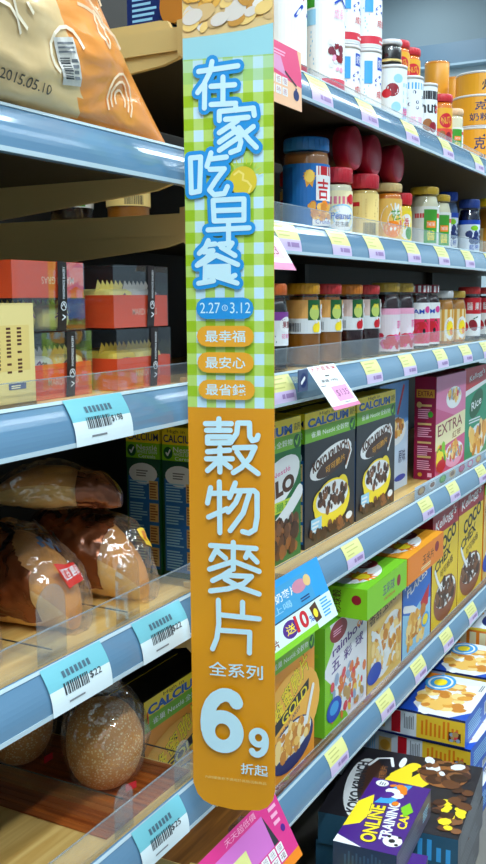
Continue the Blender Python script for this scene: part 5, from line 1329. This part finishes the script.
# ------------------------------------------------------------------ big toast bag on the top left shelf
def toast_bag():
    t = empty('toast_bag', 'big orange and cream bag of sliced toast on the top left shelf', 'bread', (0, 0, ZT['p'] + .0003))
    ORF = mat((240, 150, 62), .3, coat=.4, bump=.25, bscale=16); CRF = mat((240, 206, 150), .3, coat=.4, var=.12, vscale=9, bump=.25, bscale=16); LN = mat((246, 214, 176), .35)
    H = .215
    nu, nv = 70, 44
    def edge(v): return 1.112 - .200 * v - .02 * v * (1 - v) * 2       # right-hand outline leans back to the left
    def pt(u, v, side=-1, off=0.0):
        x = .30 + (edge(v) - .30) * u
        eu = max(0, sin(pi * min(1, (.0 + u) * .5 + .5 if u > .5 else 1 * .5 + u))) if False else 1 - max(0, (u - .55) / .45) ** 2.6
        ev = sin(pi * (.10 + .80 * min(1, v * .98 + .02))) if v < .5 else 1 - max(0, (v - .62) / .40) ** 2 * .6
        bulge = max(0, eu) ** .75 * max(.0, ev if v > .04 else v / .04 * ev)
        q = Vector((x * 14, v * 9, side * 3))
        cr_ = noise.noise(q * .55) * .012 + abs(noise.noise(q * 1.3)) * .006
        y = .016 + side * (bulge * (.050 if side < 0 else .075) + .0015 + off) + cr_ * min(1, bulge * 3)
        return Vector((x, y, v * H))
    m = MB()
    for side in (-1, 1):
        o = len(m.v)
        m.v.extend([tuple(pt(i / nu, j / nv, side)) for i in range(nu + 1) for j in range(nv + 1)])
        for i in range(nu):
            for j in range(nv):
                u, v = (i + .5) / nu, (j + .5) / nv
                x = pt(u, v).x
                orange = x > .905 - .11 * v + .008 * sin(v * 9)
                a = o + i * (nv + 1) + j
                m.f.append((a, a + nv + 1, a + nv + 2, a + 1)); m.mi.append(m.m(ORF if orange else CRF)); m.sm.append(True)
    m.build('printed_bag', t)
    m = MB()
    # white leaf and swirl line drawing
    def W(x, v, off=.0012):
        u = (x - .30) / (edge(v) - .30); return pt(min(.995, max(0, u)), v, -1, off)
    def line(path, wd, mt=LN):
        P = [W(x, v) for x, v in path]; vs = []
        for i, q in enumerate(P):
            d = (P[min(i + 1, len(P) - 1)] - P[max(i - 1, 0)]).normalized(); s_ = d.cross(Vector((0, -1, 0))).normalized()
            vs += [q + s_ * wd / 2, q - s_ * wd / 2]
        m.add(vs, [(2 * i, 2 * i + 1, 2 * i + 3, 2 * i + 2) for i in range(len(P) - 1)], mt)
    def bez(a, c, b, n=10): return [((1 - t_) ** 2 * a[0] + 2 * t_ * (1 - t_) * c[0] + t_ * t_ * b[0], (1 - t_) ** 2 * a[1] + 2 * t_ * (1 - t_) * c[1] + t_ * t_ * b[1]) for t_ in [k / n for k in range(n + 1)]]
    line(bez((.885, .56), (.95, .60), (1.01, .47)), .0035); line(bez((.93, .585), (.955, .48), (.945, .40)), .003); line(bez((.93, .585), (.915, .48), (.945, .40)), .003); line(bez((.90, .80), (.94, .78), (.985, .66)), .0035)
    line(bez((.86, .74), (.90, .72), (.955, .56)), .003); line(bez((.87, .92), (.90, .98), (.93, .86)), .003)
    for rr_ in (.030, .021, .012):
        line([(.985 + rr_ * cos(a), .17 + rr_ / H * sin(a)) for a in [radians(-30 + 24 * k) for k in range(11)]], .003)
    for (cx_, cv, r_) in ((.80, .50, .05), (.80, .50, .030), (.70, .60, .06), (.70, .60, .035), (.86, .30, .03), (.74, .24, .04)):
        line([(cx_ + r_ * cos(a), cv + r_ * .8 / H * sin(a)) for a in [radians(20 + 26 * k) for k in range(10)]], .004, mat((248, 234, 206), .35))
    m.build('white_line_print', t)
    m = MB()
    def quad(c, mt, off):
        (x0, v0), (x1, v1), (x2, v2), (x3, v3) = c; n = 6; vs = []
        for i in range(n + 1):
            for j in range(n + 1):
                s_, t_ = i / n, j / n
                x = (1 - s_) * (1 - t_) * x0 + s_ * (1 - t_) * x1 + s_ * t_ * x2 + (1 - s_) * t_ * x3; v = (1 - s_) * (1 - t_) * v0 + s_ * (1 - t_) * v1 + s_ * t_ * v2 + (1 - s_) * t_ * v3
                vs.append(W(x, v, off))
        m.add(vs, [(i * (n + 1) + j, i * (n + 1) + j + 1, (i + 1) * (n + 1) + j + 1, (i + 1) * (n + 1) + j) for i in range(n) for j in range(n)], mt)
    c = [(.862, .145), (.896, .165), (.868, .375), (.832, .335)]
    quad(c, mat((226, 222, 214), .4), .0016)
    def sub(a0, a1, b0, b1):
        def L_(s_, t_): return tuple((1 - s_) * (1 - t_) * c[0][k] + s_ * (1 - t_) * c[1][k] + s_ * t_ * c[2][k] + (1 - s_) * t_ * c[3][k] for k in (0, 1))
        return [L_(a0, b0), L_(a1, b0), L_(a1, b1), L_(a0, b1)]
    for k in range(9): quad(sub(.12, .55, .12 + k * .055, .12 + k * .055 + (.02 if k % 3 else .035)), INK, .0022)
    for k in range(4): quad(sub(.62, .88, .12 + k * .12, .19 + k * .12), GREY, .0022)
    for k in range(3): quad(sub(.12, .9, .68 + k * .09, .72 + k * .09), GREY, .0022)
    m.build('barcode_label', t)
    m = MB()
    gv, gf = glyphs('2015.05.10', .01)
    m.add([W(.80 + x * .085, .105 + y * .045 - x * .01, .0022) for x, y in gv], gf, mat((70, 60, 50), .5)); m.build('date_print', t)
    m = MB(); m.box(.34, .84, .000, .060, .008, .14, mat((238, 206, 150), .7, var=.1), .012); m.build('toast_loaf', t)
toast_bag()

# goods on the right-hand shelves seen through the left bay
jar('amber jar with a white label seen through the left bay under the top shelf', 1.262, .185, DK['B'], .034, .09, AMB, LG, L_pb3, .25, .8, BG, .14, 'sauce_jar')
jar('dark jar seen through the left bay beside the amber one', 1.235, .275, DK['B'], .034, .09, DKB, LG, L_white, .25, .7, BG, .14, 'sauce_jar')
carton('navy snack box on the left end of the top right shelf', 'snack box', 1.250, .085, a0_, .075, .06, .12, NAVY, s_plain(NAVY, LBLUE), s_plain(NAVY, LBLUE), name='snack_box')
m = MB()
pt = pillow(m, .13, lambda a: .035, lambda a: .05, 20, 20, lambda a, b: mat((222, 186, 60), .35, coat=.3) if (a * 5 + b * 3) % 1 < .7 else mat((190, 120, 40), .35, coat=.3), .006, 3, 30)
tag(m.build('snack_bag', None, (1.20, .045, a0_ + .0145)), 'yellow snack bag on the left end of the top right shelf', 'snack bag')

bpy.data.objects.remove(FOBJ)
